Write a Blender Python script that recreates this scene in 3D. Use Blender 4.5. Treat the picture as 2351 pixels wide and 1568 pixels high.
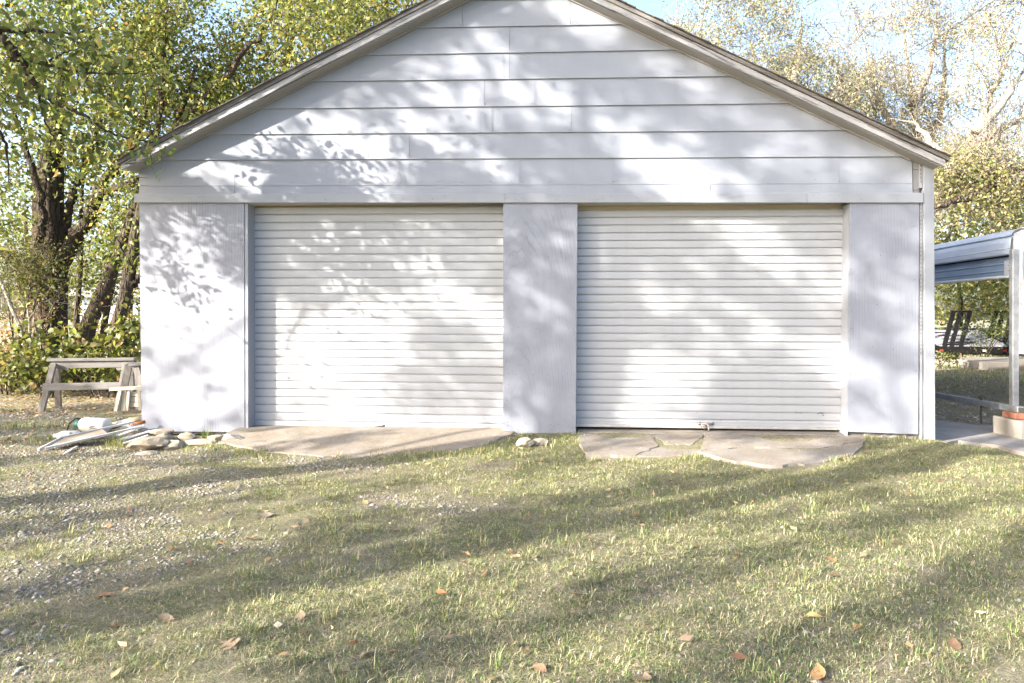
import bpy, bmesh, math, random
import numpy as np
from mathutils import Vector, Matrix

R = math.radians
random.seed(11)
rng = np.random.default_rng(11)
for _o in list(bpy.data.objects):
    bpy.data.objects.remove(_o)
SC = bpy.context.scene
COL = SC.collection

# ------------------------------------------------------------------ camera
IW, IH, HORIZON = 2351.0, 1568.0, 730.0
FPX = 24.0 / 36.0 * IW
YAW = R(3.6)
CAM = np.array([0.339, -6.55, 1.066])
DIR = np.array([-math.sin(YAW), math.cos(YAW), 0.0])
RGT = np.array([math.cos(YAW), math.sin(YAW), 0.0])
UPV = np.array([0.0, 0.0, 1.0])
cam_data = bpy.data.cameras.new('camera')
cam_data.lens = 24.0
cam_data.sensor_width = 36.0
cam_data.shift_y = -(IH / 2 - HORIZON) / IW
cam_data.clip_start = 0.05
cam_data.clip_end = 2000.0
cam = bpy.data.objects.new('camera', cam_data)
cam.location = CAM
cam.rotation_euler = (R(90), 0, YAW)
COL.objects.link(cam)
SC.camera = cam

# ------------------------------------------------------------------ light
SUN_EL, SUN_AZ = R(24.0), R(55.0)          # azimuth: from behind the camera towards its left
SUN = np.array([-math.sin(SUN_AZ) * math.cos(SUN_EL), -math.cos(SUN_AZ) * math.cos(SUN_EL), math.sin(SUN_EL)])
world = bpy.data.worlds.new('World')
SC.world = world
world.use_nodes = True
wn = world.node_tree
bg = wn.nodes['Background']
sky = wn.nodes.new('ShaderNodeTexSky')
sky.sky_type = 'NISHITA'
sky.sun_disc = False
sky.sun_elevation = SUN_EL
sky.sun_rotation = math.atan2(SUN[0], SUN[1])
sky.air_density = 0.9
sky.dust_density = 4.0
sky.ozone_density = 1.0
bg.inputs['Strength'].default_value = 0.15
wn.links.new(sky.outputs['Color'], bg.inputs['Color'])
sun_data = bpy.data.lights.new('sun', 'SUN')
sun_data.energy = 4.6
sun_data.angle = R(0.53)
sun_data.color = (1.0, 0.90, 0.76)
sun = bpy.data.objects.new('sun', sun_data)
sun.rotation_euler = Vector(SUN).to_track_quat('Z', 'Y').to_euler()
sun.location = (-20, -14, 12)
COL.objects.link(sun)
SC.view_settings.view_transform = 'Standard'
SC.view_settings.look = 'None'
SC.view_settings.exposure = 2.08
SC.view_settings.gamma = 1.0
SC.view_settings.use_curve_mapping = False
SC.cycles.max_bounces = 8
SC.cycles.transparent_max_bounces = 8

# ------------------------------------------------------------------ picture measures -> places
def ray(u, v):
    return DIR + (u - IW / 2) / FPX * RGT + (HORIZON - v) / FPX * UPV
def onwall(u, v, y=0.0):                    # place on an upright plane parallel to the garage front
    r = ray(u, v)
    return CAM + r * ((y - CAM[1]) / r[1])
def onground(u, v, z=-0.1):
    r = ray(u, v)
    return CAM + r * ((z - CAM[2]) / r[2])
def atdepth(u, v, d):
    return CAM + ray(u, v) * d
def project(P):
    q = np.asarray(P) - CAM
    dep = q @ DIR
    return IW / 2 + (q @ RGT) / dep * FPX, HORIZON - q[..., 2] / dep * FPX, dep

def smooth01(x):
    x = np.clip(x, 0, 1)
    return x * x * (3 - 2 * x)
_perm = np.random.default_rng(3).random((64, 64))
def vnoise(x, y, s=1.0, o=0):
    x = np.asarray(x, float) * s + 17.3 * o; y = np.asarray(y, float) * s + 9.1 * o
    xi = np.floor(x).astype(int); yi = np.floor(y).astype(int)
    fx = smooth01(x - xi); fy = smooth01(y - yi)
    g = lambda a, b: _perm[a % 64, b % 64]
    return (g(xi, yi) * (1 - fx) + g(xi + 1, yi) * fx) * (1 - fy) + (g(xi, yi + 1) * (1 - fx) + g(xi + 1, yi + 1) * fx) * fy

def gz(x, y):                               # height of the ground
    x = np.asarray(x, float); y = np.asarray(y, float)
    z = -0.10 + 0.05 * smooth01((x - 1.2) / 2.2) * smooth01((y + 2.4) / 1.6)
    z = z + 0.035 * smooth01(1 - np.abs(x - 0.3) / 0.8) * smooth01((y + 0.9) / 0.6) * smooth01((2.0 - y) / 1)
    z = z - .055 * smooth01((x - 3.75) / .3) * smooth01((y + 1.0) / .4)
    w = smooth01((x + 3.0) / .35) * smooth01((3.7 - x) / .5) * smooth01((y + 1.5) / .25) * smooth01((.6 - y) / .3)
    z = z * (1 - w) + w * np.clip(-0.032 + .070 * np.minimum(y, 0), -.11, 0)
    return z + (1 - .6 * w) * (0.022 * (vnoise(x, y, 1.3) - 0.5) + 0.014 * (vnoise(x, y, 4.1, 1) - 0.5) + 0.008 * (vnoise(x, y, 11, 2) - 0.5))

# ------------------------------------------------------------------ object helpers
def tag(o, label=None, cat=None, group=None, kind=None):
    if label: o['label'] = label
    if cat: o['category'] = cat
    if group: o['group'] = group
    if kind: o['kind'] = kind
    return o
def thing(name, label, cat, loc=(0, 0, 0), group=None):
    o = bpy.data.objects.new(name, None)
    o.empty_display_size = 0.1
    o.location = tuple(float(c) for c in loc)
    COL.objects.link(o)
    return tag(o, label, cat, group)
def abs_loc(p):
    v = Vector((0, 0, 0))
    while p is not None:
        v = v + p.location
        p = p.parent
    return v
def link(name, me, m, parent=None, origin=None):
    if m is not None:
        me.materials.clear(); me.materials.append(m)
    o = bpy.data.objects.new(name, me)
    COL.objects.link(o)
    if parent is not None:
        o.parent = parent
        me.transform(Matrix.Translation(-abs_loc(parent)))
    elif origin is not None:
        me.transform(Matrix.Translation(-Vector(tuple(float(c) for c in origin))))
        o.location = tuple(float(c) for c in origin)
    return o
def copy_tree(o, parent=None):
    c = o.copy(); COL.objects.link(c)
    if parent is not None: c.parent = parent
    for ch in list(o.children): copy_tree(ch, c)
    return c

class MB:
    """collects shapes and links them as one mesh"""
    def __init__(s): s.v = []; s.f = []
    def add(s, vs, fs):
        n = len(s.v); s.v += [tuple(map(float, p)) for p in vs]
        s.f += [tuple(n + i for i in f) for f in fs]; return s
    def box(s, a, b):
        x0, y0, z0 = a; x1, y1, z1 = b
        return s.add([(x0, y0, z0), (x1, y0, z0), (x1, y1, z0), (x0, y1, z0), (x0, y0, z1), (x1, y0, z1), (x1, y1, z1), (x0, y1, z1)],
                     [(0, 3, 2, 1), (4, 5, 6, 7), (0, 1, 5, 4), (1, 2, 6, 5), (2, 3, 7, 6), (3, 0, 4, 7)])
    def hexa(s, p8):
        return s.add(p8, [(0, 3, 2, 1), (4, 5, 6, 7), (0, 1, 5, 4), (1, 2, 6, 5), (2, 3, 7, 6), (3, 0, 4, 7)])
    def bar(s, a, b, w, t, side=None):      # board from a to b: w wide along side, t thick
        a = np.array(a, float); b = np.array(b, float)
        d = b - a; d /= np.linalg.norm(d)
        sd = np.array(side if side is not None else ((0, 0, 1) if abs(d[2]) < .8 else (1, 0, 0)), float)
        sd = sd - d * (sd @ d); sd /= np.linalg.norm(sd)
        n = np.cross(d, sd)
        q = lambda p, i, j: p + sd * (i * w / 2) + n * (j * t / 2)
        return s.hexa([q(a, -1, -1), q(a, 1, -1), q(a, 1, 1), q(a, -1, 1), q(b, -1, -1), q(b, 1, -1), q(b, 1, 1), q(b, -1, 1)])
    def tube(s, pts, rad, n=8, cap=True, jitter=0.0, rg=None):
        pts = [np.array(p, float) for p in pts]
        k = len(pts); rad = [rad] * k if np.isscalar(rad) else list(rad)
        base = len(s.v); ref = np.array((0.31, 0.17, 0.93))
        for i in range(k):
            d = pts[min(i + 1, k - 1)] - pts[max(i - 1, 0)]
            d /= max(np.linalg.norm(d), 1e-9)
            a = np.cross(d, ref)
            if np.linalg.norm(a) < 0.15: a = np.cross(d, (1, 0, 0))
            a /= np.linalg.norm(a); b = np.cross(d, a)
            for j in range(n):
                th = 2 * math.pi * j / n
                r = rad[i] * (1 + (jitter * (rg.random() - .5) if rg is not None else 0))
                s.v.append(tuple(pts[i] + (a * math.cos(th) + b * math.sin(th)) * r))
        for i in range(k - 1):
            for j in range(n):
                q = base + i * n
                s.f.append((q + j, q + (j + 1) % n, q + n + (j + 1) % n, q + n + j))
        if cap:
            s.f.append(tuple(base + j for j in range(n))[::-1])
            s.f.append(tuple(base + (k - 1) * n + j for j in range(n)))
        return s
    def lathe(s, p0, axis, prof, n=20):     # prof: (distance along axis, radius)
        ax = np.array(axis, float); ax /= np.linalg.norm(ax)
        p0 = np.array(p0, float)
        a = np.cross(ax, (0.2, 0.1, 0.97)); a /= np.linalg.norm(a); b = np.cross(ax, a)
        base = len(s.v)
        for d, r in prof:
            for j in range(n):
                th = 2 * math.pi * j / n
                s.v.append(tuple(p0 + ax * d + (a * math.cos(th) + b * math.sin(th)) * max(r, 1e-4)))
        for i in range(len(prof) - 1):
            for j in range(n):
                q = base + i * n
                s.f.append((q + j, q + (j + 1) % n, q + n + (j + 1) % n, q + n + j))
        s.f.append(tuple(base + j for j in range(n))[::-1])
        s.f.append(tuple(base + (len(prof) - 1) * n + j for j in range(n)))
        return s
    def prism(s, poly, y0, y1):             # poly of (x, z), pushed from y0 (front) to y1; y0 may be a function of z
        n = len(poly)
        fy = (lambda z: y0) if np.isscalar(y0) else y0
        vs = [(x, fy(z), z) for x, z in poly] + [(x, y1, z) for x, z in poly]
        fs = [tuple(range(n)), tuple(range(n, 2 * n))[::-1]]
        fs += [(i, i + n, (i + 1) % n + n, (i + 1) % n) for i in range(n)]
        return s.add(vs, fs)
    def slab(s, poly, top, thick, flare=.0):          # poly of (x, y); top(x, y) height
        n = len(poly)
        cx = sum(p[0] for p in poly) / n; cy = sum(p[1] for p in poly) / n
        def out(x, y):
            d = math.hypot(x - cx, y - cy) + 1e-6; return x + (x - cx) / d * flare, y + (y - cy) / d * flare
        lo = [out(x, y) for x, y in poly]
        vs = [(x, y, top(x, y)) for x, y in poly] + [(a, b, top(x, y) - thick) for (a, b), (x, y) in zip(lo, poly)]
        fs = [tuple(range(n)), tuple(range(n, 2 * n))[::-1]]
        fs += [(i, i + n, (i + 1) % n + n, (i + 1) % n) for i in range(n)]
        return s.add(vs, fs)
    def mesh(s, name, smooth=False, bevel=0.0):
        me = bpy.data.meshes.new(name)
        me.from_pydata(s.v, [], s.f); 
        bm = bmesh.new(); bm.from_mesh(me)
        bmesh.ops.recalc_face_normals(bm, faces=bm.faces)
        if bevel > 0:
            bmesh.ops.bevel(bm, geom=[e for e in bm.edges if len(e.link_faces) == 2 and e.calc_face_angle(0) > 0.5],
                            offset=bevel, segments=1, affect='EDGES', profile=0.5, clamp_overlap=True)
        bm.to_mesh(me); bm.free()
        if smooth: me.polygons.foreach_set('use_smooth', [True] * len(me.polygons))
        me.update(); return me
    def build(s, name, m, parent=None, smooth=False, bevel=0.0, origin=None):
        return link(name, s.mesh(name, smooth, bevel), m, parent, origin)

def big_mesh(name, V, faces, colors=None, smooth=False):
    """V (n,3); faces: (m,3) or (m,4) array; colors per vertex (n,3)"""
    me = bpy.data.meshes.new(name)
    faces = np.asarray(faces, np.int32); m, k = faces.shape
    me.vertices.add(len(V)); me.vertices.foreach_set('co', np.asarray(V, np.float32).ravel())
    me.loops.add(m * k); me.loops.foreach_set('vertex_index', faces.ravel())
    me.polygons.add(m)
    me.polygons.foreach_set('loop_start', np.arange(0, m * k, k, dtype=np.int32))
    me.polygons.foreach_set('loop_total', np.full(m, k, np.int32))
    if smooth: me.polygons.foreach_set('use_smooth', np.ones(m, bool))
    if colors is not None:
        at = me.color_attributes.new('Col', 'FLOAT_COLOR', 'POINT')
        c4 = np.ones((len(V), 4), np.float32); c4[:, :3] = colors
        at.data.foreach_set('color', c4.ravel())
    me.update(calc_edges=True)
    return me

# ------------------------------------------------------------------ materials
class NT:
    def __init__(s, name):
        s.m = bpy.data.materials.new(name); s.m.use_nodes = True
        s.t = s.m.node_tree; s.p = s.t.nodes['Principled BSDF']; s.out = s.t.nodes['Material Output']
        s.co = s.t.nodes.new('ShaderNodeTexCoord')
    def n(s, typ, **kw):
        x = s.t.nodes.new('ShaderNode' + typ)
        for k, v in kw.items():
            if k in x.inputs: x.inputs[k].default_value = v
            else: setattr(x, k, v)
        return x
    def l(s, a, b): s.t.links.new(a, b)
    def mapping(s, scale=(1, 1, 1), src='Object', rot=None):
        mp = s.n('Mapping'); mp.inputs['Scale'].default_value = scale; v = s.co.outputs[src]
        if rot is not None:
            m0 = s.n('Mapping'); m0.inputs['Rotation'].default_value = rot; s.l(v, m0.inputs['Vector']); v = m0.outputs['Vector']
        s.l(v, mp.inputs['Vector']); return mp.outputs['Vector']
    def noise(s, scale, detail=4, rough=.55, vec=None, dist=0):
        x = s.n('TexNoise'); x.inputs['Scale'].default_value = scale; x.inputs['Detail'].default_value = detail
        x.inputs['Roughness'].default_value = rough; x.inputs['Distortion'].default_value = dist
        s.l(vec if vec is not None else s.co.outputs['Object'], x.inputs['Vector']); return x.outputs['Fac']
    def ramp(s, fac, stops):
        x = s.n('ValToRGB'); e = x.color_ramp.elements
        while len(e) < len(stops): e.new(0.5)
        for q, (p, c) in zip(e, stops):
            q.position = p; q.color = tuple(c) + (1,) if len(c) == 3 else c
        s.l(fac, x.inputs['Fac']); return x.outputs['Color']
    def mix(s, fac, a, b, mode='MIX'):
        x = s.n('MixRGB'); x.blend_type = mode
        for i, q in ((0, fac), (1, a), (2, b)):
            if hasattr(q, 'links'): s.l(q, x.inputs[i])
            elif i == 0: x.inputs[0].default_value = q
            else: x.inputs[i].default_value = tuple(q) + (1,)
        return x.outputs['Color']
    def bump(s, h, strength=.3, dist=.01):
        x = s.n('Bump'); x.inputs['Strength'].default_value = strength; x.inputs['Distance'].default_value = dist
        s.l(h, x.inputs['Height']); s.l(x.outputs['Normal'], s.p.inputs['Normal']); return x
    def base(s, c):
        if hasattr(c, 'links'): s.l(c, s.p.inputs['Base Color'])
        else: s.p.inputs['Base Color'].default_value = tuple(c) + (1,)
    def set(s, rough=.6, metal=0.0, spec=.4):
        s.p.inputs['Roughness'].default_value = rough; s.p.inputs['Metallic'].default_value = metal
        s.p.inputs['Specular IOR Level'].default_value = spec; return s.m

def plain(name, c, rough=.6, metal=0.0, var=.12, scale=9.0, bump=0.0, spec=.4):
    t = NT(name)
    f = t.noise(scale, 5)
    a = tuple(x * (1 - var) for x in c); b = tuple(min(1, x * (1 + var)) for x in c)
    t.base(t.ramp(f, [(.3, a), (.7, b)]))
    if bump: t.bump(t.noise(scale * 8, 4), bump, .005)
    return t.set(rough, metal, spec)

def mat_paint(name, c, dirt=.10, grain=0.0, peel=0.0):
    t = NT(name)
    big = t.noise(1.3, 5, .6)
    col = t.ramp(big, [(.3, tuple(x * (1 - dirt) for x in c)), (.7, c)])
    fine = t.noise(60, 3)
    col = t.mix(t.ramp(fine, [(.45, (0, 0, 0)), (.75, (.25,) * 3)]), col, tuple(x * .85 for x in c))
    streak = t.noise(1.0, 4, .6, t.mapping((14, 14, .8)))
    col = t.mix(t.ramp(streak, [(.52, (0, 0, 0)), (.75, (.35,) * 3)]), col, tuple(x * y for x, y in zip(c, (.86, .84, .80))))
    if peel:
        pn = t.noise(5, 8, .7, t.mapping((6, 6, 2)))
        col = t.mix(t.ramp(pn, [(.66 - peel, (0, 0, 0)), (.69 - peel, (.8,) * 3)]), col, (.34, .29, .24))
    t.base(col)
    t.bump(t.noise(35, 4), .08, .004)
    return t.set(.55, 0, .3)

def mat_plywood(name, c):
    t = NT(name)
    vec = t.mapping((34, 34, 1.1))
    g1 = t.noise(1.0, 5, .62, vec, .6)
    vec2 = t.mapping((110, 110, 3.2))
    g2 = t.noise(1.0, 4, .6, vec2)
    wv = t.n('TexWave'); wv.wave_type = 'RINGS'; wv.rings_direction = 'Y'
    wv.inputs['Scale'].default_value = 7; wv.inputs['Distortion'].default_value = 5.5
    wv.inputs['Detail'].default_value = 3; wv.inputs['Detail Scale'].default_value = 1.4
    t.l(t.mapping((1.6, 1, .33)), wv.inputs['Vector'])
    swirl = t.noise(1.2, 2)
    m1 = t.ramp(g1, [(.50, (0, 0, 0)), (.72, (.6,) * 3)])
    col = t.mix(m1, c, tuple(x * y for x, y in zip(c, (.84, .83, .84))))
    m2 = t.ramp(g2, [(.60, (0, 0, 0)), (.74, (.35,) * 3)])
    col = t.mix(m2, col, tuple(x * y for x, y in zip(c, (.70, .68, .68))))
    sw = t.mix(t.ramp(swirl, [(.44, (0, 0, 0)), (.60, (1, 1, 1))]), (0, 0, 0), t.ramp(wv.outputs['Fac'], [(.0, (.75,) * 3), (.22, (0, 0, 0))]))
    col = t.mix(sw, col, tuple(x * .62 for x in c))
    wear = t.noise(2.6, 7, .68)
    col = t.mix(t.ramp(wear, [(.42, (0, 0, 0)), (.66, (.85,) * 3)]), col, tuple(x * y for x, y in zip(c, (.76, .75, .77))))
    bl = t.noise(.9, 4, .6)
    col = t.mix(t.ramp(bl, [(.40, (0, 0, 0)), (.66, (.5,) * 3)]), col, tuple(min(1, x * 1.14) for x in c))
    t.base(col)
    t.bump(t.mix(.5, g1, g2), .35, .004)
    return t.set(.6, 0, .3)

def mat_weathered(name, wood, paint, amount, tilt=0.0):
    t = NT(name)
    vec = t.mapping((2.0, 12, 46), rot=(0, tilt, 0))
    g = t.noise(1.0, 6, .65, vec)
    pn = t.noise(1.0, 8, .68, t.mapping((1.3, 6, 20), rot=(0, tilt, 0)))
    w = t.ramp(g, [(.3, tuple(x * .45 for x in wood)), (.55, wood), (.8, tuple(min(1, x * 1.5) for x in wood))])
    col = t.mix(t.ramp(pn, [(amount - .03, (0, 0, 0)), (amount + .03, (1, 1, 1))]), w, paint)
    t.base(col); t.bump(g, .5, .006)
    return t.set(.8, 0, .2)

def mat_greywood(name, c, axis=0):
    t = NT(name)
    sc = [26, 26, 26]; sc[axis] = 1.6
    g = t.noise(1.0, 6, .65, t.mapping(sc), .4)
    sp = t.noise(7, 4)
    col = t.ramp(g, [(.25, tuple(x * .5 for x in c)), (.5, c), (.8, tuple(min(1, x * 1.35) for x in c))])
    col = t.mix(t.ramp(sp, [(.55, (0, 0, 0)), (.75, (.4,) * 3)]), col, tuple(x * .6 for x in c))
    t.base(col); t.bump(g, .5, .005)
    return t.set(.85, 0, .2)

def mat_bark(name, c, sx=9, sz=2.2):
    t = NT(name)
    v = t.n('TexVoronoi'); v.feature = 'DISTANCE_TO_EDGE'; v.inputs['Scale'].default_value = 1.0
    wob = t.noise(2.5, 4)
    mp = t.n('Mapping'); mp.inputs['Scale'].default_value = (sx * 1.6, sx * 1.6, sz)
    ad = t.n('VectorMath'); ad.operation = 'ADD'
    t.l(t.co.outputs['Object'], ad.inputs[0])
    ms = t.n('VectorMath'); ms.operation = 'SCALE'; ms.inputs['Scale'].default_value = .16
    cc = t.n('TexNoise'); cc.inputs['Scale'].default_value = 4; t.l(t.co.outputs['Object'], cc.inputs['Vector'])
    t.l(cc.outputs['Color'], ms.inputs[0]); t.l(ms.outputs[0], ad.inputs[1])
    t.l(ad.outputs[0], mp.inputs['Vector']); t.l(mp.outputs[0], v.inputs['Vector'])
    fine = t.noise(40, 5)
    d = t.ramp(v.outputs['Distance'], [(.0, tuple(x * .28 for x in c)), (.10, tuple(x * .7 for x in c)), (.3, c)])
    col = t.mix(t.ramp(fine, [(.35, (0, 0, 0)), (.7, (.6,) * 3)]), d, tuple(min(1, x * 1.35) for x in c))
    t.base(col)
    h = t.mix(.3, t.ramp(v.outputs['Distance'], [(0, (0, 0, 0)), (.25, (1, 1, 1))]), fine)
    t.bump(h, .9, .03)
    return t.set(.9, 0, .15)

def mat_leaf(name, transl=.38, rough=.5):
    t = NT(name)
    a = t.n('Attribute'); a.attribute_name = 'Col'
    t.l(a.outputs['Color'], t.p.inputs['Base Color'])
    t.set(rough, 0, .35)
    tr = t.n('BsdfTranslucent'); 
    br = t.mix(1.0, a.outputs['Color'], (1.35, 1.30, .75), 'MULTIPLY')
    t.l(br, tr.inputs['Color'])
    mx = t.n('MixShader'); mx.inputs[0].default_value = transl
    t.l(t.p.outputs[0], mx.inputs[1]); t.l(tr.outputs[0], mx.inputs[2]); t.l(mx.outputs[0], t.out.inputs['Surface'])
    return t.m

def mat_attr(name, rough=.85):
    t = NT(name)
    a = t.n('Attribute'); a.attribute_name = 'Col'
    f = t.noise(60, 3)
    t.base(t.mix(t.ramp(f, [(.3, (.0,) * 3), (.7, (.35,) * 3)]), a.outputs['Color'], (.12, .11, .10)))
    return t.set(rough, 0, .2)

def mat_soil(name):
    t = NT(name)
    n1 = t.noise(.9, 6, .6); n2 = t.noise(5, 7, .7); n3 = t.noise(38, 6, .75); n4 = t.noise(120, 4, .75); n5 = t.noise(260, 3, .7)
    col = t.ramp(n2, [(.30, (.19, .168, .138)), (.5, (.29, .263, .222)), (.70, (.40, .37, .32))])
    moss = t.ramp(n1, [(.34, (0, 0, 0)), (.56, (.65,) * 3)])
    col = t.mix(moss, col, (.235, .255, .115))
    straw = t.ramp(n3, [(.50, (0, 0, 0)), (.60, (.85,) * 3)])
    col = t.mix(straw, col, t.ramp(n4, [(.34, (.20, .165, .12)), (.62, (.54, .485, .385))]))
    col = t.mix(t.ramp(n4, [(.34, (.9,) * 3), (.44, (0, 0, 0))]), col, (.060, .048, .036))  # dark specks stand in for tiny shadows between soil crumbs
    col = t.mix(t.ramp(n5, [(.60, (0, 0, 0)), (.68, (.8,) * 3)]), col, (.56, .53, .47))
    col = t.mix(t.ramp(n3, [(.34, (.6,) * 3), (.43, (0, 0, 0))]), col, (.075, .07, .04))  # coarser specks, also small shadows put into the colour
    t.base(col)
    h = t.mix(.5, n3, n4)
    t.bump(h, 1.0, .06)
    return t.set(.95, 0, .1)

def mat_concrete(name, c, crack=True):
    t = NT(name)
    n1 = t.noise(1.6, 6, .65); n2 = t.noise(28, 6, .7); n3 = t.noise(120, 3, .7)
    st = t.noise(3.5, 7, .7)
    col = t.ramp(n1, [(.3, tuple(x * .62 for x in c)), (.65, c)])
    col = t.mix(t.ramp(st, [(.44, (0, 0, 0)), (.62, (.7,) * 3)]), col, tuple(x * y for x, y in zip(c, (.70, .62, .52))))
    col = t.mix(t.ramp(n2, [(.45, (0, 0, 0)), (.7, (.5,) * 3)]), col, tuple(x * y for x, y in zip(c, (.72, .66, .58))))
    col = t.mix(t.ramp(n3, [(.6, (0, 0, 0)), (.72, (.7,) * 3)]), col, tuple(x * .5 for x in c))
    t.base(col)
    t.bump(t.mix(.5, n2, n3), .35, .006)
    return t.set(.9, 0, .2)

M = {}
M['siding'] = mat_paint('siding paint', (.250, .277, .338), .07)  # blue of shaded skylight is mixed into the siding, trim, plywood and door paints
M['trim'] = mat_paint('trim paint', (.268, .293, .343), .08)
M['trim_worn'] = mat_paint('worn trim paint', (.275, .292, .335), .14, 0, .02)
M['soffit'] = mat_paint('soffit paint', (.30, .292, .285), .14)
M['ply'] = mat_plywood('painted plywood', (.230, .253, .313))
for _s, _a in (('l', .47), ('r', -.45)):
    M['rake_dark_' + _s] = mat_weathered('weathered rake trim', (.155, .148, .15), (.25, .245, .25), .54, _a)
    M['rake_pale_' + _s] = mat_weathered('peeling rake board', (.17, .165, .17), (.35, .355, .38), .45, _a)
M['rake_dark'] = M['rake_dark_l']
M['shingle'] = plain('shingle', (.10, .09, .085), .95, 0, .4, 30, .4)
M['door'] = mat_paint('door enamel', (.345, .366, .408), .05)
M['door'].node_tree.nodes['Principled BSDF'].inputs['Roughness'].default_value = .38
M['galv'] = plain('galvanised steel', (.235, .25, .275), .5, .4, .22, 14)
M['alu'] = plain('bare aluminium', (.55, .55, .54), .42, .5, .15, 20)
M['rubber'] = plain('dark rubber', (.045, .042, .04), .8)
M['dark'] = plain('dark interior', (.05, .048, .045), .9)
M['rust'] = plain('nail heads', (.07, .055, .05), .7)
M['tan'] = mat_paint('tan lintel', (.52, .47, .38), .2)
M['soil'] = mat_soil('bare soil')
M['conc'] = mat_concrete('warm concrete', (.285, .262, .232))
M['conc2'] = mat_concrete('grey concrete', (.27, .253, .232))
M['conc3'] = mat_concrete('pavement', (.29, .29, .295))
M['stone'] = mat_concrete('field stone', (.29, .265, .225))
M['stone2'] = mat_concrete('pale stone', (.36, .34, .30))
M['block'] = mat_concrete('cinder block', (.30, .297, .285))
M['brick'] = plain('brick', (.235, .10, .065), .85, 0, .25, 18, .3)
M['gwood'] = mat_greywood('grey old timber', (.15, .148, .152), 0)
M['gwoodz'] = mat_greywood('grey old timber upright', (.155, .15, .15), 2)
M['cwood'] = mat_paint('cream painted wood', (.40, .365, .31), .2, 0, .03)
M['bark'] = mat_bark('shade-toned furrowed bark', (.058, .047, .039), 9, 2.0)  # brown lowered so the colour carries the shade on the trunks
M['bark2'] = mat_bark('brown bark', (.085, .07, .058), 14, 3)
M['bark3'] = mat_bark('pale bark', (.40, .36, .31), 20, 5)
M['leaf'] = mat_leaf('leaf')
M['leafdry'] = mat_leaf('dry leaf', .25, .7)
M['grass'] = mat_leaf('grass blade', .30, .6)
M['pebble'] = mat_attr('pebble')
M['white_plastic'] = plain('white plastic', (.52, .53, .52), .4, 0, .06, 20)
M['teal'] = plain('teal plastic', (.04, .15, .125), .45)
M['black'] = plain('black plastic', (.022, .022, .024), .5)
M['steelblack'] = plain('black painted steel', (.007, .007, .009), .6, .0)
M['grey_plastic'] = plain('grey plastic', (.10, .11, .12), .5)
M['pvc'] = plain('cream plastic pipe', (.45, .37, .23), .45)
M['orange'] = plain('orange plastic', (.34, .085, .025), .45)
M['alu_trim'] = plain('white metal trim', (.42, .42, .43), .45, .1, .15)
M['taupe'] = plain('taupe panel', (.24, .205, .17), .7)
M['bluemetal'] = plain('pale blue sheet metal', (.38, .44, .53), .36, .2, .08, 3)
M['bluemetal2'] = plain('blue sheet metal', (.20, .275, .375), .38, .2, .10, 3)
M['whitemetal'] = plain('white sheet metal', (.34, .365, .41), .45, .1)
M['steelblack'].node_tree.nodes['Principled BSDF'].inputs['Specular IOR Level'].default_value = .12
M['deck'] = plain('worn deck boards', (.26, .26, .29), .7, .1, .2, 6)
M['red'] = plain('red lamp', (.22, .012, .012), .4)
M['tape'] = plain('white reflector', (.45, .44, .43), .4)
M['vinyl'] = mat_paint('grey vinyl siding', (.46, .48, .50), .06)
M['houseblue'] = plain('pale blue house paint', (.45, .52, .66), .6)
M['rope'] = plain('grey rope', (.33, .30, .27), .9, 0, .3, 90, .4)
M['cable'] = plain('dark cable', (.08, .075, .07), .6)
M['old_grey'] = plain('bare grey clapboard', (.16, .165, .18), .8)
M['glass'] = plain('window glass', (.06, .07, .09), .1, 0, .1, 3, 0, .6)

# ================================================================== GROUND
def axis_pts(lo, hi, dlo, dhi, step, far):
    a = list(np.arange(dlo, dhi + 1e-6, step))
    x = dlo; s = step
    left = []
    while x > lo:
        s *= 1.35; x -= s; left.append(max(x, lo))
    x = dhi; s = step; right = []
    while x < hi:
        s *= 1.35; x += s; right.append(min(x, hi))
    return np.array(left[::-1] + a + right)
gx = axis_pts(-260, 260, -6.5, 7.0, .06, 1)
gy = axis_pts(-120, 400, -6.2, 4.0, .06, 1)
GX, GY = np.meshgrid(gx, gy)
V = np.stack([GX.ravel(), GY.ravel(), gz(GX, GY).ravel()], 1)
nx, ny = len(gx), len(gy)
ii = (np.arange(ny - 1)[:, None] * nx + np.arange(nx - 1)[None, :]).ravel()
F = np.stack([ii, ii + 1, ii + nx + 1, ii + nx], 1)
tag(link('ground', big_mesh('ground', V, F, smooth=True), M['soil']), kind='structure')

def poly_xy(pts, z=-0.05):
    return [tuple(onground(u, v, z)[:2]) for u, v in pts]
def wobble(poly, n=5, amp=.02, rg=random.Random(5)):
    out = []
    for i in range(len(poly)):
        a, b = poly[i], poly[(i + 1) % len(poly)]
        for k in range(n):
            t = k / n
            out.append((a[0] + (b[0] - a[0]) * t + (rg.random() - .5) * amp * (k > 0), a[1] + (b[1] - a[1]) * t + (rg.random() - .5) * amp * (k > 0)))
    return out
def ramp_top(x, y): return -0.014 + min(0, y) * 0.074 + 0.005 * math.sin(x * 2.1)
apron_l_poly = wobble([(-2.74, .35), (-2.78, -.15), (-2.70, -.55)] + poly_xy([(600, 1036), (720, 1043), (850, 1047), (980, 1040), (1100, 1030), (1172, 1012)], -.085) + [(-.06, -.05), (-.06, .35)], 7, .045)
apron = MB().slab(apron_l_poly, lambda x, y: ramp_top(x, y) - .012 * smooth01((-y - .3) / .6), .05, .03).build('concrete_apron', M['conc'])
tag(apron, kind='structure')
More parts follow.
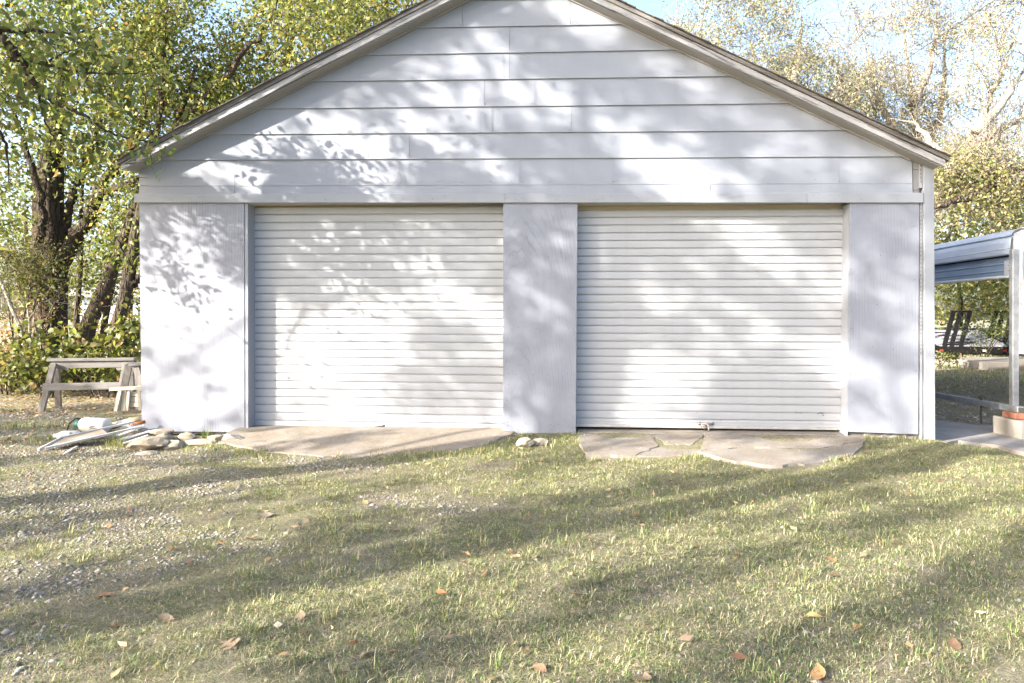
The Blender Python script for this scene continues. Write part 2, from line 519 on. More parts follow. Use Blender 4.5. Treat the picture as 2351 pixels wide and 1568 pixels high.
apron_pieces = [
    [(1322, 990), (1440, 992), (1492, 1006), (1512, 1026), (1460, 1044), (1345, 1046), (1330, 1020)],
    [(1446, 990), (1600, 989), (1612, 1012), (1590, 1024), (1530, 1024), (1500, 1006)],
    [(1606, 989), (1770, 990), (1960, 996), (1990, 1018), (1890, 1031), (1700, 1031), (1610, 1036), (1618, 1012)],
    [(1602, 1040), (1700, 1034), (1880, 1034), (1985, 1022), (1960, 1044), (1880, 1058), (1780, 1064), (1690, 1058)],
]
apr2 = bpy.data.objects.new('broken_apron', None); COL.objects.link(apr2); tag(apr2, kind='structure')
back = MB().slab(wobble([(.66, .35), (.66, .0), (1.4, -.02), (2.2, .0), (3.0, -.02), (3.1, .35)], 3, .03), lambda x, y: -.022, .1).build('slab', M['conc2'], apr2)
base_q = wobble(poly_xy([(1335, 988), (1600, 987), (1960, 992), (1992, 1016), (1930, 1042), (1800, 1056), (1690, 1052), (1610, 1042), (1500, 1044), (1350, 1042), (1328, 1016)], -.07), 6, .04, random.Random(20))
APR2 = [base_q]
MB().slab(base_q, lambda x, y: ramp_top(x, y) * .75 - .024, .05, .02).build('slab', M['conc2'], apr2)
for k, pp in enumerate(apron_pieces):
    q = wobble(poly_xy(pp, -.07), 6, .035, random.Random(k))
    APR2.append(q)
    MB().slab(q, lambda x, y, k=k: ramp_top(x, y) * .75 - .018 + .003 * k + .006 * math.sin(x * 3 + k) - .001, .05, .012).build('slab', M['conc2'], apr2)
path_poly = wobble([(3.92, .9), (3.92, -.05)] + poly_xy([(2200, 1006), (2290, 1016), (2400, 1045), (2600, 1060)], -.06) + [(7.5, .1), (6.0, .75), (4.9, 1.1), (4.3, 1.75), (3.92, 2.4)], 3, .03)
tag(MB().slab(path_poly, lambda x, y: -.085 + .006 * math.sin(2 * x), .1).build('path', M['conc3']), kind='structure')
far_pave = [(-30, 22.4), (60, 21.0), (60, 33), (-30, 33)]
tag(MB().slab(wobble([(7, 20.0), (40, 19.2), (60, 34), (7, 34)], 6, .2), lambda x, y: -.055, .1).build('pavement', M['conc3']), kind='structure')

def inpoly(x, y, poly):
    x = np.asarray(x); y = np.asarray(y); r = np.zeros(x.shape, bool)
    n = len(poly)
    for i in range(n):
        x0, y0 = poly[i]; x1, y1 = poly[(i + 1) % n]
        c = ((y0 > y) != (y1 > y)) & (x < (x1 - x0) * (y - y0) / (y1 - y0 + 1e-12) + x0)
        r ^= c
    return r

# ================================================================== GARAGE
garage = thing('garage', 'white double garage with gabled lap siding and two roll up doors', 'garage', (0, 0, -.05))
class Ln:                                   # line in the front wall's plane through two picture points
    def __init__(s, a, b, y=0.0):
        p, q = onwall(*a, y), onwall(*b, y)
        s.m = (q[2] - p[2]) / (q[0] - p[0]); s.c = p[2] - s.m * p[0]
    def z(s, x): return s.m * x + s.c
def xat(u, y=0.0): return onwall(u, 700, y)[0]
OV = 0.17                                   # rake overhang towards the camera
rakeL = Ln((268, 367), (976, 0), -OV - .03)
rakeR = Ln((1419, 0), (2181, 358), -OV - .03)
apx = (rakeR.c - rakeL.c) / (rakeL.m - rakeR.m); apz = rakeL.z(apx)
RT = 0.125                                  # depth of the rake, top to soffit
def under(x):                               # underside of the roof at the wall
    return min(rakeL.z(x), rakeR.z(x)) - RT
def clip(poly, f):                          # keep f(x,z) >= 0
    out = []
    for i in range(len(poly)):
        a, b = poly[i], poly[(i + 1) % len(poly)]
        fa, fb = f(*a), f(*b)
        if fa >= 0: out.append(a)
        if (fa >= 0) != (fb >= 0):
            t = fa / (fa - fb); out.append((a[0] + (b[0] - a[0]) * t, a[1] + (b[1] - a[1]) * t))
    return out
rows = [Ln((315, 447), (2115, 445)), Ln((340, 428), (2092, 421.6)), Ln((340, 369), (2095, 360)), Ln((460, 310), (1955, 299.5)), Ln((578, 251), (1825, 238)),
        Ln((695, 189), (1700, 176)), Ln((803, 129), (1560, 115)), Ln((926, 66), (1448, 57)), Ln((1050, 3), (1310, -2)), Ln((1100, -60), (1310, -64)), Ln((1100, -122), (1310, -126))]
joints = [[540], [540, 1194, 1925], [941, 1450], [1130, 1312], [1112, 1228], [1155, 1170], [1170], [1062, 1310], [1200], [1180]]
rg = random.Random(4)
for i in range(len(rows) - 1):
    lo, hi = rows[i], rows[i + 1]
    xl = xat(338) if i < 2 else -4.2
    xr = xat(2093) if i < 2 else 4.2
    if i == 2: xl, xr = xat(322), xat(2110)
    cuts = [xl] + [xat(u) for u in joints[i]] + [xr]
    for a, b in zip(cuts[:-1], cuts[1:]):
        dz = (rg.random() - .5) * .004
        p = [(a + .0013, lo.z(a) + dz), (b - .0013, lo.z(b) + dz * .4), (b - .0013, hi.z(b) + .012), (a + .0013, hi.z(a) + .012)]
        p = clip(p, lambda x, z: rakeL.z(x) - RT + .01 - z); p = clip(p, lambda x, z: rakeR.z(x) - RT + .01 - z)
        if len(p) < 3: continue
        MB().prism(p, lambda z, lo=lo, a=a: -.002 - .016 * max(0, 1 - (z - lo.z(a)) / .26), .002).build('siding_board', M['siding'], garage)
        # joint cover strip
    for u in joints[i]:
        x = xat(u) + .0095
        if i >= 1 and abs(u - 1925) > 5:
            z0, z1 = lo.z(x) - .002, min(hi.z(x), under(x)) - .004
            MB().hexa([(x - .005, -.0200, z0), (x + .005, -.0200, z0), (x + .005, -.002, z0), (x - .005, -.002, z0), (x - .005, -.0046, z1), (x + .005, -.0046, z1), (x + .005, -.002, z1), (x - .005, -.002, z1)]).build('joint_strip', M['siding'], garage)
# sheathing behind the boards
wl, wr = xat(322), xat(2112)
sheath = [(wl, rows[0].z(wl) - .05), (wr, rows[0].z(wr) - .05), (wr, under(wr) + .02), (apx, apz - RT + .02), (wl, under(wl) + .02)]
MB().prism(sheath, .004, .05).build('gable_sheathing', M['old_grey'], garage)
# older clapboards showing at both ends of the two lowest rows
for (ua, ub, vs) in ((320, 338, (384, 408, 426, 447)), (2095, 2108, (362, 390, 437, 445))):
    for v0, v1 in zip(vs[:-1], vs[1:]):
        xa, xb = xat(ua), xat(ub); z1, z0 = onwall(ua, v0)[2], onwall(ua, v1)[2]
        MB().prism([(xa, z0 + .003), (xb, z0 + .003), (xb, z1), (xa, z1)], lambda z, z0=z0: -.002 - .008 * max(0, 1 - (z - z0) / .08), .004).build('old_clapboard', M['trim_worn'] if ua < 1000 else M['old_grey'], garage)
# header trim across both doors
hb = Ln((315, 466.5), (2115, 466.5))
for ua, ub in ((313, 1160), (1160, 1850), (1850, 2116)):
    xa, xb = xat(ua), xat(ub)
    MB().prism([(xa + .001, hb.z(xa)), (xb - .001, hb.z(xb)), (xb - .001, rows[0].z(xb) + .003), (xa + .001, rows[0].z(xa) + .003)], -.036, .003).build('header_board', M['trim'], garage, bevel=.002)
YD = .155                                    # how far the doors sit back
# plywood panels
def panel(tl, tr, br, bl, name='plywood_panel'):
    P = [onwall(*q) for q in (bl, br, tr, tl)]
    MB().prism([(p[0], p[2]) for p in P], -.012, .012).build(name, M['ply'], garage, bevel=.002)
panel((321, 462), (562, 462), (563, 992), (327, 990))
panel((1156, 462), (1326, 462), (1322, 1000), (1155, 1000))
panel((1950, 462), (2109, 462), (2107, 997), (1944, 991))
# jambs (reveals running back to the doors)
def jamb(u, ub, y1, out):
    a, b = onwall(u, 466)[0], onwall(ub, 988)[0]
    z1 = hb.z(a) - .001; z0 = -.045
    t = .03 * out
    MB().hexa([(b, -.006, z0), (b + t, -.006, z0), (b + t, y1, z0), (b, y1, z0), (a, -.006, z1), (a + t, -.006, z1), (a + t, y1, z1), (a, y1, z1)]).build('door_jamb', M['trim_worn'], garage)
jamb(562.6, 563.6, YD + .05, 1)
jamb(1155.4, 1154.4, YD + .05, 1)            # left door, right side (hidden reveal)
jamb(1326.4, 1322.6, YD + .05, -1)
x0, x1 = onwall(1950, 466)[0], onwall(1944, 990)[0]
xa, xb = onwall(1941, 480, YD)[0], onwall(1926, 985, YD)[0]
MB().hexa([(xb, YD + .05, -.045), (xb, -.004, -.045), (x1, -.014, -.045), (x1, YD + .05, -.045), (xa + .01, YD + .05, hb.z(x0) - .001), (xa + .035, -.004, hb.z(x0) - .001), (x0, -.014, hb.z(x0) - .001), (x0, YD + .05, hb.z(x0) - .001)]).build('door_jamb', M['trim'], garage)
# lintels
for ua, ub, dz in ((562, 1156, .0), (1326, 1950, .022)):
    xa, xb = xat(ua), xat(ub)
    MB().box((xa + .002, .0, hb.z(xa) - .004), (xb - .002, YD + .06, hb.z(xa) + .05)).build('lintel', M['tan'], garage)
    MB().box((xa - .04, YD + .03, hb.z(xa) - .30), (xb + .04, YD + .26, hb.z(xa) + .30)).build('light_stop', M['tan'], garage)  # added board behind the door top, stops light leaking through the gap
# roll-up doors
def roller_door(ul, ur_top, ur_bot, vt, vbl, vbr, nslat, label, handle_u, hang):
    d = bpy.data.objects.new('roller_door', None); COL.objects.link(d); d.parent = garage; d['label'] = label
    d.location = (0, 0, 0)
    pl, pr = onwall(ul, vbl, YD), onwall(ur_bot, vbr, YD)
    xl, xr = pl[0] - .03, pr[0] + .05
    m = (pr[2] - pl[2]) / (pr[0] - pl[0])
    zt = onwall((ul + ur_bot) / 2, vt, YD)[2] + .03
    zb = lambda x: pl[2] + m * (x - pl[0])
    bar_h = .085
    H = zt - zb((xl + xr) / 2) - bar_h
    p = H / nslat
    prof = [(0, .006), (.07, .007), (.095, -.004), (.16, -.0066), (.36, -.0074), (.60, -.0076), (.84, -.0068), (.935, -.0048), (.95, .002), (1.0, .006)]
    NX = 8
    xs = np.linspace(xl, xr, NX)
    vs, fs = [], []
    for (t, y) in prof:
        for x in xs: vs.append((x, YD + y, zb(x) + bar_h + t * p))
    for i in range(len(prof) - 1):
        for j in range(NX - 1): q = i * NX + j; fs.append((q, q + 1, q + NX + 1, q + NX))
    s0 = MB().add(vs, fs).build('slat', M['door'], d)
    for k in range(1, nslat):
        c = s0.copy(); COL.objects.link(c); c.location = (0, .0009 * math.sin(k * 1.7), p * k)
    h0 = .030
    P = lambda x, z, y: (x, y, zb(x) + z)
    bb = MB()
    bb.hexa([P(xl, h0, YD - .012), P(xr, h0, YD - .012), P(xr, h0, YD + .02), P(xl, h0, YD + .02), P(xl, bar_h, YD - .012), P(xr, bar_h, YD - .012), P(xr, bar_h, YD + .02), P(xl, bar_h, YD + .02)])
    bb.hexa([P(xl, bar_h - .02, YD - .017), P(xr, bar_h - .02, YD - .017), P(xr, bar_h - .02, YD - .0115), P(xl, bar_h - .02, YD - .0115), P(xl, bar_h - .008, YD - .014), P(xr, bar_h - .008, YD - .014), P(xr, bar_h - .008, YD - .0115), P(xl, bar_h - .008, YD - .0115)])
    bb.build('bottom_bar', M['door'], d)
    MB().hexa([P(xl, .006, YD - .020), P(xr, .006, YD - .020), P(xr, .006, YD + .02), P(xl, .006, YD + .02), P(xl, h0 - .001, YD - .022), P(xr, h0 - .001, YD - .022), P(xr, h0 - .001, YD + .02), P(xl, h0 - .001, YD + .02)]).build('weather_seal', M['alu'], d)
    hx = onwall(handle_u, 970, YD)[0]; hz = zb(hx) + .052
    hm = MB()
    for sx in (-.062, .062):
        hm.lathe((hx + sx, YD - .012, hz), (0, -1, 0), [(0, .017), (.005, .017), (.006, .008), (.012, .007)], 12)
    hm.tube([(hx - .062, YD - .022, hz), (hx - .045, YD - .040, hz), (hx, YD - .043, hz), (hx + .045, YD - .040, hz), (hx + .062, YD - .022, hz)], [.006, .007, .009, .007, .006], 8)
    hm.build('handle', M['galv'], d, smooth=True)
    return hx, hz
roller_door(573, 1156, 1154, 481, 984, 993, 27, 'left white corrugated roll-up door', 866, False)
hx, hz = roller_door(1326, 1940, 1926, 488, 980, 988, 27, 'right white corrugated roll-up door with a scuffed lower edge', 1620, True)
rp = [(hx - .045, YD - .052, hz + .004), (hx - .02, YD - .062, hz + .006), (hx + .005, YD - .062, hz), (hx + .018, YD - .06, hz - .03), (hx + .016, YD - .062, hz - .06), (hx - .004, YD - .066, hz - .085), (hx - .03, YD - .07, hz - .09)]
rope = MB().tube(rp, [.007, .010, .009, .008, .008, .008, .007], 7)
rope.tube([(hx - .045, YD - .05, hz + .012), (hx - .05, YD - .06, hz - .01), (hx - .034, YD - .066, hz - .03), (hx - .02, YD - .06, hz - .048)], .007, 6)
rope.tube([(hx - .052, YD - .055, hz - .022), (hx - .035, YD - .07, hz - .01), (hx - .012, YD - .064, hz - .022)], .008, 6)
tag(rope.build('rope', M['rope'], None, True, origin=(hx, YD - .05, hz)), 'knotted grey rope loop tied to the handle of the right roll-up door', 'rope')
rd = [o for o in garage.children if o.name.startswith('roller_door')][-1]
ch = MB(); rc = random.Random(2)
for u, v, w, h in ((1885, 948, 11, 2.4), (1878, 950, 5, 1.6), (1890, 953, 4, 2.6), (1838, 948, 2, 1.5), (1828, 947, 3, 1.5), (1740, 950, 2, 1.2), (1655, 966, 9, 1.1), (1600, 947, 2, 1.3), (1692, 967, 4, .9), (1785, 971, 3, 1.4), (1860, 972, 2, 1.6)):
    p = onwall(u, v, YD - .0135); k_ = 6.7 / FPX
    q = [(p[0] + w / 2 * k_ * math.cos(t) * rc.uniform(.7, 1.2), p[2] + h / 2 * k_ * math.sin(t) * rc.uniform(.6, 1.2)) for t in np.linspace(0, 2 * math.pi, 9)[:-1]]
    ch.prism(q, YD - .0145, YD - .008)
o = ch.build('paint_chip', M['grey_plastic'], rd); o['kind'] = 'stuff'
xk = xat(1629); MB().box((xk - .0022, -.0200, rows[0].z(xk) + .004), (xk + .0022, -.004, rows[1].z(xk) - .012)).build('crack', M['dark'], garage)
# corner post on the right, vented strip and gap
xa, xb = xat(2117), xat(2140.5)
MB().hexa([(xa + .012, -.03, -.09), (xb + .012, -.03, -.09), (xb + .012, .04, -.09), (xa + .012, .04, -.09), (xa, -.03, under(xa) + .03), (xb, -.03, under(xb) + .03), (xb, .04, under(xb) + .03), (xa, .04, under(xa) + .03)]).build('corner_post', M['trim'], garage, bevel=.003)
MB().box((xat(2111.0), -.014, -.06), (xat(2116), .02, hb.z(0) - .004)).build('corner_trim', M['trim_worn'], garage)
MB().box((xat(2108.5), -.012, hb.z(0) + .10), (xat(2116), .01, under(xat(2112)) + .02)).build('corner_trim', M['trim_worn'], garage)
sl = MB()
for k in range(52):
    z = hb.z(0) + .4 - k * .036
    if abs(z - hb.z(0) - .045) < .07: continue
    if z < .7: break
    x = xat(2112.4); sl.box((x - .0018, -.0165, z), (x + .0018, -.0115, z + .022))
o = sl.build('vent_slot', M['dark'], garage); o['kind'] = 'stuff'
# nail heads
nl = MB()
def nail(u, v):
    p = onwall(u, v); r = .0042
    nl.lathe((p[0], -.0115, p[2]), (0, -1, 0), [(0, r), (.002, r * .8)], 6)
rn = random.Random(9)
for u, vs in ((1166, (520, 552, 640, 713, 775, 832, 858, 888, 925, 962, 972)), (1316, (600, 665, 705, 760, 946, 952, 975)), (331, (560, 640, 700, 790, 880, 960)), (556, (560, 640, 720, 800, 880, 950)), (1952, (520, 610, 700, 760, 850, 930)), (2100, (540, 640, 760, 850))):
    for v in vs: nail(u + rn.uniform(-3, 3), v + rn.uniform(-8, 8))
for v, us in ((590, (1175, 1205, 1258, 1300)), (755, (1190, 1228, 1268, 1306)), (858, (1188, 1228, 1262, 1300)), (975, (1205, 1262, 1275, 1283)), (780, (362, 415, 470, 522, 545)), (600, (380, 420, 520)), (975, (470, 530)), (590, (2020, 2060)), (800, (2000, 2050)), (700, (2010, 2060))):
    for u in us: nail(u + rn.uniform(-5, 5), v + rn.uniform(-4, 4))
for i in range(len(rows) - 2):
    for u in joints[i]:
        x = xat(u); z = rows[i].z(x) + .02
        nl.lathe((x + rn.uniform(-.03, .03), -.0225, z), (0, -1, 0), [(0, .004), (.002, .003)], 6)
for k in range(34):
    u = rn.uniform(350, 2080); x = xat(u)
    nl.lathe((x, -.0355, rows[0].z(x) - rn.uniform(.02, .06)), (0, -1, 0), [(0, .0035), (.002, .003)], 6)
for k in range(26):
    u = rn.uniform(380, 2080); x = xat(u)
    nl.lathe((x, -.0205, rows[1].z(x) + rn.uniform(.02, .04)), (0, -1, 0), [(0, .0035), (.002, .003)], 6)
o = nl.build('nail_head', M['rust'], garage); o['kind'] = 'stuff'
# rake boards, soffit, roof
DEP = 7.4
def rake(line, xe, sgn, seed):
    xt = apx
    rr = random.Random(seed)
    def strip(name, m, d0, d1, ya, yb, x0=xe, cutz=0.0, bev=.003):
        b = MB()
        NS = 14
        X = [x0 + (xt - x0) * k / NS for k in range(NS + 1)]
        top = [line.z(x) - d0 for x in X]; bot = [line.z(x) - d1 + (rr.random() - .5) * .004 for x in X]
        vs = []; fs = []
        for k in range(NS + 1):
            xo = X[k] 
            vs += [(xo, ya, top[k]), (xo, ya, bot[k]), (xo, yb, bot[k]), (xo, yb, top[k])]
        for k in range(NS):
            q = k * 4
            for a in range(4): fs.append((q + a, q + (a + 1) % 4, q + 4 + (a + 1) % 4, q + 4 + a))
        fs += [(0, 1, 2, 3), tuple(NS * 4 + a for a in (3, 2, 1, 0))]
        return b.add(vs, fs).build(name, m, garage)
    strip('rake_trim', M['rake_dark_' + ('l' if sgn > 0 else 'r')], .008, .046, -OV - .030, -OV + .02)
    strip('rake_board', M['rake_pale_' + ('l' if sgn > 0 else 'r')], .050, .108, -OV - .012, -OV + .018, xe + sgn * .03)
    strip('soffit', M['soffit'], .106, .113, -OV + .0185, .012, xe + sgn * .06)
    strip('frieze', M['soffit'], .1135, .128, -.030, -.0215, xe + sgn * .26)
    # roof deck and ragged shingle edge
    b = MB(); n = 46
    xs = [xe + (xt - xe) * k / n for k in range(n + 1)]
    for k in range(n):
        a, c = xs[k], xs[k + 1]
        yo = -OV - .045 - rr.random() * .02
        z0 = -.012 + rr.random() * .003
        b.hexa([(a, yo, line.z(a) + z0), (c, yo, line.z(c) + z0), (c, DEP, line.z(c) + z0), (a, DEP, line.z(a) + z0), (a, yo, line.z(a) + z0 + .012), (c, yo, line.z(c) + z0 + .007), (c, DEP, line.z(c) + z0 + .007), (a, DEP, line.z(a) + z0 + .012)])
    b.build('roof', M['shingle'], garage)
    b = MB()
    x0 = xe + sgn * .06
    b.hexa([(x0, -OV + .02, line.z(x0) - .05), (xt, -OV + .02, line.z(xt) - .05), (xt, DEP, line.z(xt) - .05), (x0, DEP, line.z(x0) - .05), (x0, -OV + .02, line.z(x0) - .016), (xt, -OV + .02, line.z(xt) - .016), (xt, DEP, line.z(xt) - .016), (x0, DEP, line.z(x0) - .016)])
    b.build('roof_deck', M['rake_dark'], garage)
xeL = onwall(268, 367, -OV - .03)[0]; xeR = onwall(2181, 358, -OV - .03)[0]
rake(rakeL, xeL, 1, 1); rake(rakeR, xeR, -1, 2)
# side and back walls, floor
for x, s in ((wl + .004, 1), (xat(2138), -1)):
    MB().box((x, .055, -.08), (x + s * .09, DEP - .2, under(x) + .05)).build('side_wall', M['siding'], garage)
MB().box((wl + .1, DEP - .2, -.08), (wr, DEP - .1, 2.3)).build('back_wall', M['siding'], garage)
MB().prism([(wl, 2.3), (wr, 2.3), (apx, apz - .2)], DEP - .2, DEP - .1).build('back_gable', M['siding'], garage)
MB().box((wl + .1, .36, -.12), (wr - .03, DEP - .2, -.04)).build('floor', M['dark'], garage)
# sill beam under the left panel
MB().box((wl + .02, .02, -.085), (xat(562), .10, -.02)).build('sill_beam', M['rake_dark'], garage)
MB().box((xat(1160), .02, -.085), (xat(1320), .10, -.02)).build('sill_beam', M['rake_dark'], garage)
MB().box((xat(1948), .02, -.085), (xat(2110), .10, .0)).build('sill_beam', M['rake_dark'], garage)

# ================================================================== FOLIAGE TOOLS
LEAF8 = np.array([(0, 0, 0), (0, .38, -.03), (0, .72, -.05), (0, 1, -.12), (-.33, .30, .07), (-.27, .66, .04), (.33, .30, .07), (.27, .66, .04)])
LEAF8F = np.array([(0, 1, 4, 4), (1, 2, 5, 4), (2, 3, 5, 5), (0, 6, 1, 1), (1, 6, 7, 2), (2, 7, 3, 3)])
LEAF8T = np.array([(0, 1, 4), (1, 2, 5), (1, 5, 4), (2, 3, 5), (0, 6, 1), (1, 6, 7), (1, 7, 2), (2, 7, 3)])
LEAF4 = np.array([(0, 0, 0), (.32, .45, .06), (0, 1, -.05), (-.32, .45, .06)])
LEAF4T = np.array([(0, 1, 2), (0, 2, 3)])
def leaf_mesh(name, P, size, colors, full=False, droop=.45, rg=rng, narrow=1.0):
    n = len(P)
    T, F = (LEAF8, LEAF8T) if full else (LEAF4, LEAF4T)
    T = T * np.array([narrow, 1, 1])
    d = rg.normal(size=(n, 3)); d[:, 2] -= droop; d /= np.linalg.norm(d, axis=1)[:, None]
    w = rg.normal(size=(n, 3)); w[:, 2] += .5
    w -= d * (w * d).sum(1)[:, None]; w /= np.linalg.norm(w, axis=1)[:, None]
    s = np.cross(d, w)
    V = P[:, None, :] + size[:, None, None] * (T[None, :, 0, None] * s[:, None, :] + T[None, :, 1, None] * d[:, None, :] + T[None, :, 2, None] * w[:, None, :])
    k = len(T)
    FF = (F[None] + (np.arange(n) * k)[:, None, None]).reshape(-1, 3)
    return big_mesh(name, V.reshape(-1, 3), FF, np.repeat(colors, k, 0))
def palette(n, pal, rg=rng, var=.22):
    cs = np.array([c for c, w in pal]); w = np.array([w for c, w in pal], float); w /= w.sum()
    c = cs[rg.choice(len(cs), n, p=w)]
    return np.clip(c * (1 + var * rg.normal(size=(n, 1))) * (1 + .06 * rg.normal(size=(n, 3))), .004, .9)
def curve(pts, k=6):                        # Catmull-Rom through the given points
    P = np.array(pts, float)
    if len(P) < 3: return np.array([P[0] + (P[-1] - P[0]) * t for t in np.linspace(0, 1, k + 1)])
    Q = np.vstack([2 * P[0] - P[1], P, 2 * P[-1] - P[-2]]); out = []
    for i in range(1, len(Q) - 2):
        for t in np.linspace(0, 1, k, endpoint=False):
            a, b, c, d = Q[i - 1], Q[i], Q[i + 1], Q[i + 2]
            out.append(.5 * ((2 * b) + (c - a) * t + (2 * a - 5 * b + 4 * c - d) * t * t + (3 * b - a - 3 * c + d) * t ** 3))
    out.append(P[-1]); return np.array(out)

def strip_tubes(segs, n=4):
    """many thin tapering twigs: segs list of (pts (k,3), r0, r1) with equal k"""
    if not segs: return None
    P = np.stack([s[0] for s in segs]); r0 = np.array([s[1] for s in segs]); r1 = np.array([s[2] for s in segs])
    m, k, _ = P.shape
    D = np.gradient(P, axis=1); D /= np.maximum(np.linalg.norm(D, axis=2, keepdims=True), 1e-9)
    ref = np.array((.31, .17, .93)); A = np.cross(D, ref); A /= np.maximum(np.linalg.norm(A, axis=2, keepdims=True), 1e-6); B = np.cross(D, A)
    rad = r0[:, None] + (r1 - r0)[:, None] * np.linspace(0, 1, k)[None]
    th = 2 * np.pi * np.arange(n) / n
    V = P[:, :, None, :] + rad[:, :, None, None] * (A[:, :, None, :] * np.cos(th)[None, None, :, None] + B[:, :, None, :] * np.sin(th)[None, None, :, None])
    idx = np.arange(m * k * n).reshape(m, k, n)
    a = idx[:, :-1, :]; b = np.roll(a, -1, 2); c = idx[:, 1:, :]; d = np.roll(c, -1, 2)
    return V.reshape(-1, 3), np.stack([a, b, d, c], -1).reshape(-1, 4)

def furrowed(b, pts, rad, n=26, depth=.07, rg=None):
    pts = curve(pts, 7); k = len(pts); rr = np.interp(np.linspace(0, 1, k), np.linspace(0, 1, len(rad)), rad)
    base = len(b.v)
    ph = rg.random() * 9
    for i in range(k):
        d = pts[min(i + 1, k - 1)] - pts[max(i - 1, 0)]; d /= np.linalg.norm(d)
        a = np.cross(d, (0, 1, 0.05)); a /= np.linalg.norm(a); c = np.cross(d, a)
        for j in range(n):
            th = 2 * math.pi * j / n
            f = 1 + depth * math.sin(7 * th + ph + i * .25) * .6 + depth * (rg.random() - .5) * 1.6 + .10 * math.sin(2 * th + i * .1)
            b.v.append(tuple(pts[i] + (a * math.cos(th) + c * math.sin(th)) * rr[i] * f))
    for i in range(k - 1):
        for j in range(n):
            q = base + i * n; b.f.append((q + j, q + (j + 1) % n, q + n + (j + 1) % n, q + n + j))
    b.f.append(tuple(base + (k - 1) * n + j for j in range(n)))
    return pts

def make_tree(name, label, cat, group, base, trunks, limbs, clumps, nleaf, spread, size, pal, bark, leafmat='leaf', full=False, twig=.010, droop=.45, seed=0, narrow=1.0, trunkname='trunk', crownname='crown', twig_n=3, bare=0, leaf_jit=.35):
    """trunks/limbs: (points, radii); clumps (n,3): every clump hangs on a twig that grows out of the nearest wood"""
    rg = np.random.default_rng(seed)
    root = thing(name, label, cat, base, group)
    wood = []
    for pts, rad in trunks:
        b = MB(); q = furrowed(b, pts, rad, 26 if max(rad) > .12 else 12, .07 if max(rad) > .12 else .04, np.random.default_rng(seed + 5)); wood.append(q)
        b.build(trunkname, M[bark], root, smooth=True)
    for pts, rad in limbs:
        q = curve(pts, 6); rr = np.interp(np.linspace(0, 1, len(q)), np.linspace(0, 1, len(rad)), rad)
        q[1:-1] += rg.normal(size=q[1:-1].shape) * np.minimum(.02, rr[1:-1, None] * .5)
        MB().tube(q, rr, 8, jitter=.12, rg=rg).build('limb', M[bark], root, smooth=True); wood.append(q)
    W = np.vstack(wood) if wood else np.array([base], float)
    W = W[W[:, 2] > base[2] + .15] if len(W) > 4 else W
    clumps = np.asarray(clumps, float)
    segs = []
    if len(clumps):
        d0 = np.linalg.norm(clumps[:, None, :] - W[None], axis=2).min(1)
        order = np.argsort(d0)
        buf = np.zeros((len(W) + 3 * len(clumps), 3)); buf[:len(W)] = W; nb = len(W)
        for i in order:
            c = clumps[i]; dd = np.linalg.norm(buf[:nb] - c, axis=1) + .35 * np.maximum(0, buf[:nb, 2] - c[2])
            a = buf[np.argmin(dd)]; L = np.linalg.norm(c - a)
            if L < .02: continue
            j = rg.normal(size=(2, 3)) * L * .10
            p1 = a + (c - a) * .35 + j[0] + np.array((0, 0, .08 * L)); p2 = a + (c - a) * .7 + j[1] + np.array((0, 0, .06 * L))
            segs.append((np.array([a, p1, p2, c]), min(twig * (.5 + L), twig * 2.2), twig * .3))
            buf[nb:nb + 3] = [p1, p2, c]; nb += 3
        if bare:                             # bare twigs that carry no leaves
            src = buf[rg.integers(0, nb, bare)]
            dv = rg.normal(size=(bare, 3)); dv[:, 2] += .6; dv /= np.linalg.norm(dv, axis=1)[:, None]
            L = rg.uniform(.3, 1.2, bare)
            for a, v, l in zip(src, dv, L):
                w = rg.normal(size=3) * l * .08
                segs.append((np.array([a, a + v * l * .33 + w, a + v * l * .66 - w * .6, a + v * l + w * .5]), twig * .8, twig * .25))
        st = strip_tubes(segs, twig_n)
        if st:
            o = link('twig', big_mesh('twig', st[0], st[1], None, True), M[bark], root); o['kind'] = 'stuff'
        n = len(clumps) * nleaf
        P = np.repeat(clumps, nleaf, 0) + rg.normal(size=(n, 3)) * np.array([1, 1, .8]) * spread
        tone = np.repeat(1 + .25 * rg.normal(size=(len(clumps), 1)), nleaf, 0).clip(.5, 1.6)
        cols = palette(n, pal, rg) * (tone * .6 + .4)
        sz = size * rg.uniform(1 - leaf_jit, 1 + leaf_jit, n)
        o = link(crownname, leaf_mesh(crownname, P, sz, cols, full, droop, rg, narrow), M[leafmat], root); o['kind'] = 'stuff'
    return root

def blob(c, r, n, rg, gap=.42, sc=.9, sd=0):
    """clump centres in an ellipsoid, thinned by noise so that the sky shows through"""
    c = np.array(c, float); r = np.array(r, float); out = []
    while len(out) < n:
        p = rg.uniform(-1, 1, (n * 3, 3)); q = (p ** 2).sum(1)
        p = p[(q < 1) & (rg.random(len(p)) < .35 + .65 * q)] * r + c
        k = vnoise(p[:, 0] + p[:, 1] * .37, p[:, 2] - p[:, 1] * .61, sc, sd) > gap
        out += list(p[k])
    return np.array(out[:n])

GREEN = [((.08, .112, .028), 3), ((.12, .15, .042), 4), ((.185, .20, .068), 2.2), ((.26, .23, .07), .7), ((.27, .16, .065), .12)]
YGREEN = [((.10, .13, .036), 2.4), ((.165, .19, .058), 4), ((.25, .255, .09), 2), ((.30, .25, .085), .8), ((.28, .17, .075), .12)]
DARKG = [((.05, .075, .018), 3), ((.085, .11, .028), 3), ((.13, .14, .04), 1)]
PALE = [((.30, .29, .165), 3), ((.22, .235, .11), 4), ((.38, .35, .24), 2), ((.15, .17, .075), 2), ((.36, .28, .20), .6)]
LITTER = [((.25, .17, .10), 3), ((.33, .25, .16), 3), ((.18, .115, .07), 2), ((.38, .32, .23), 1.5), ((.27, .14, .07), .6)]

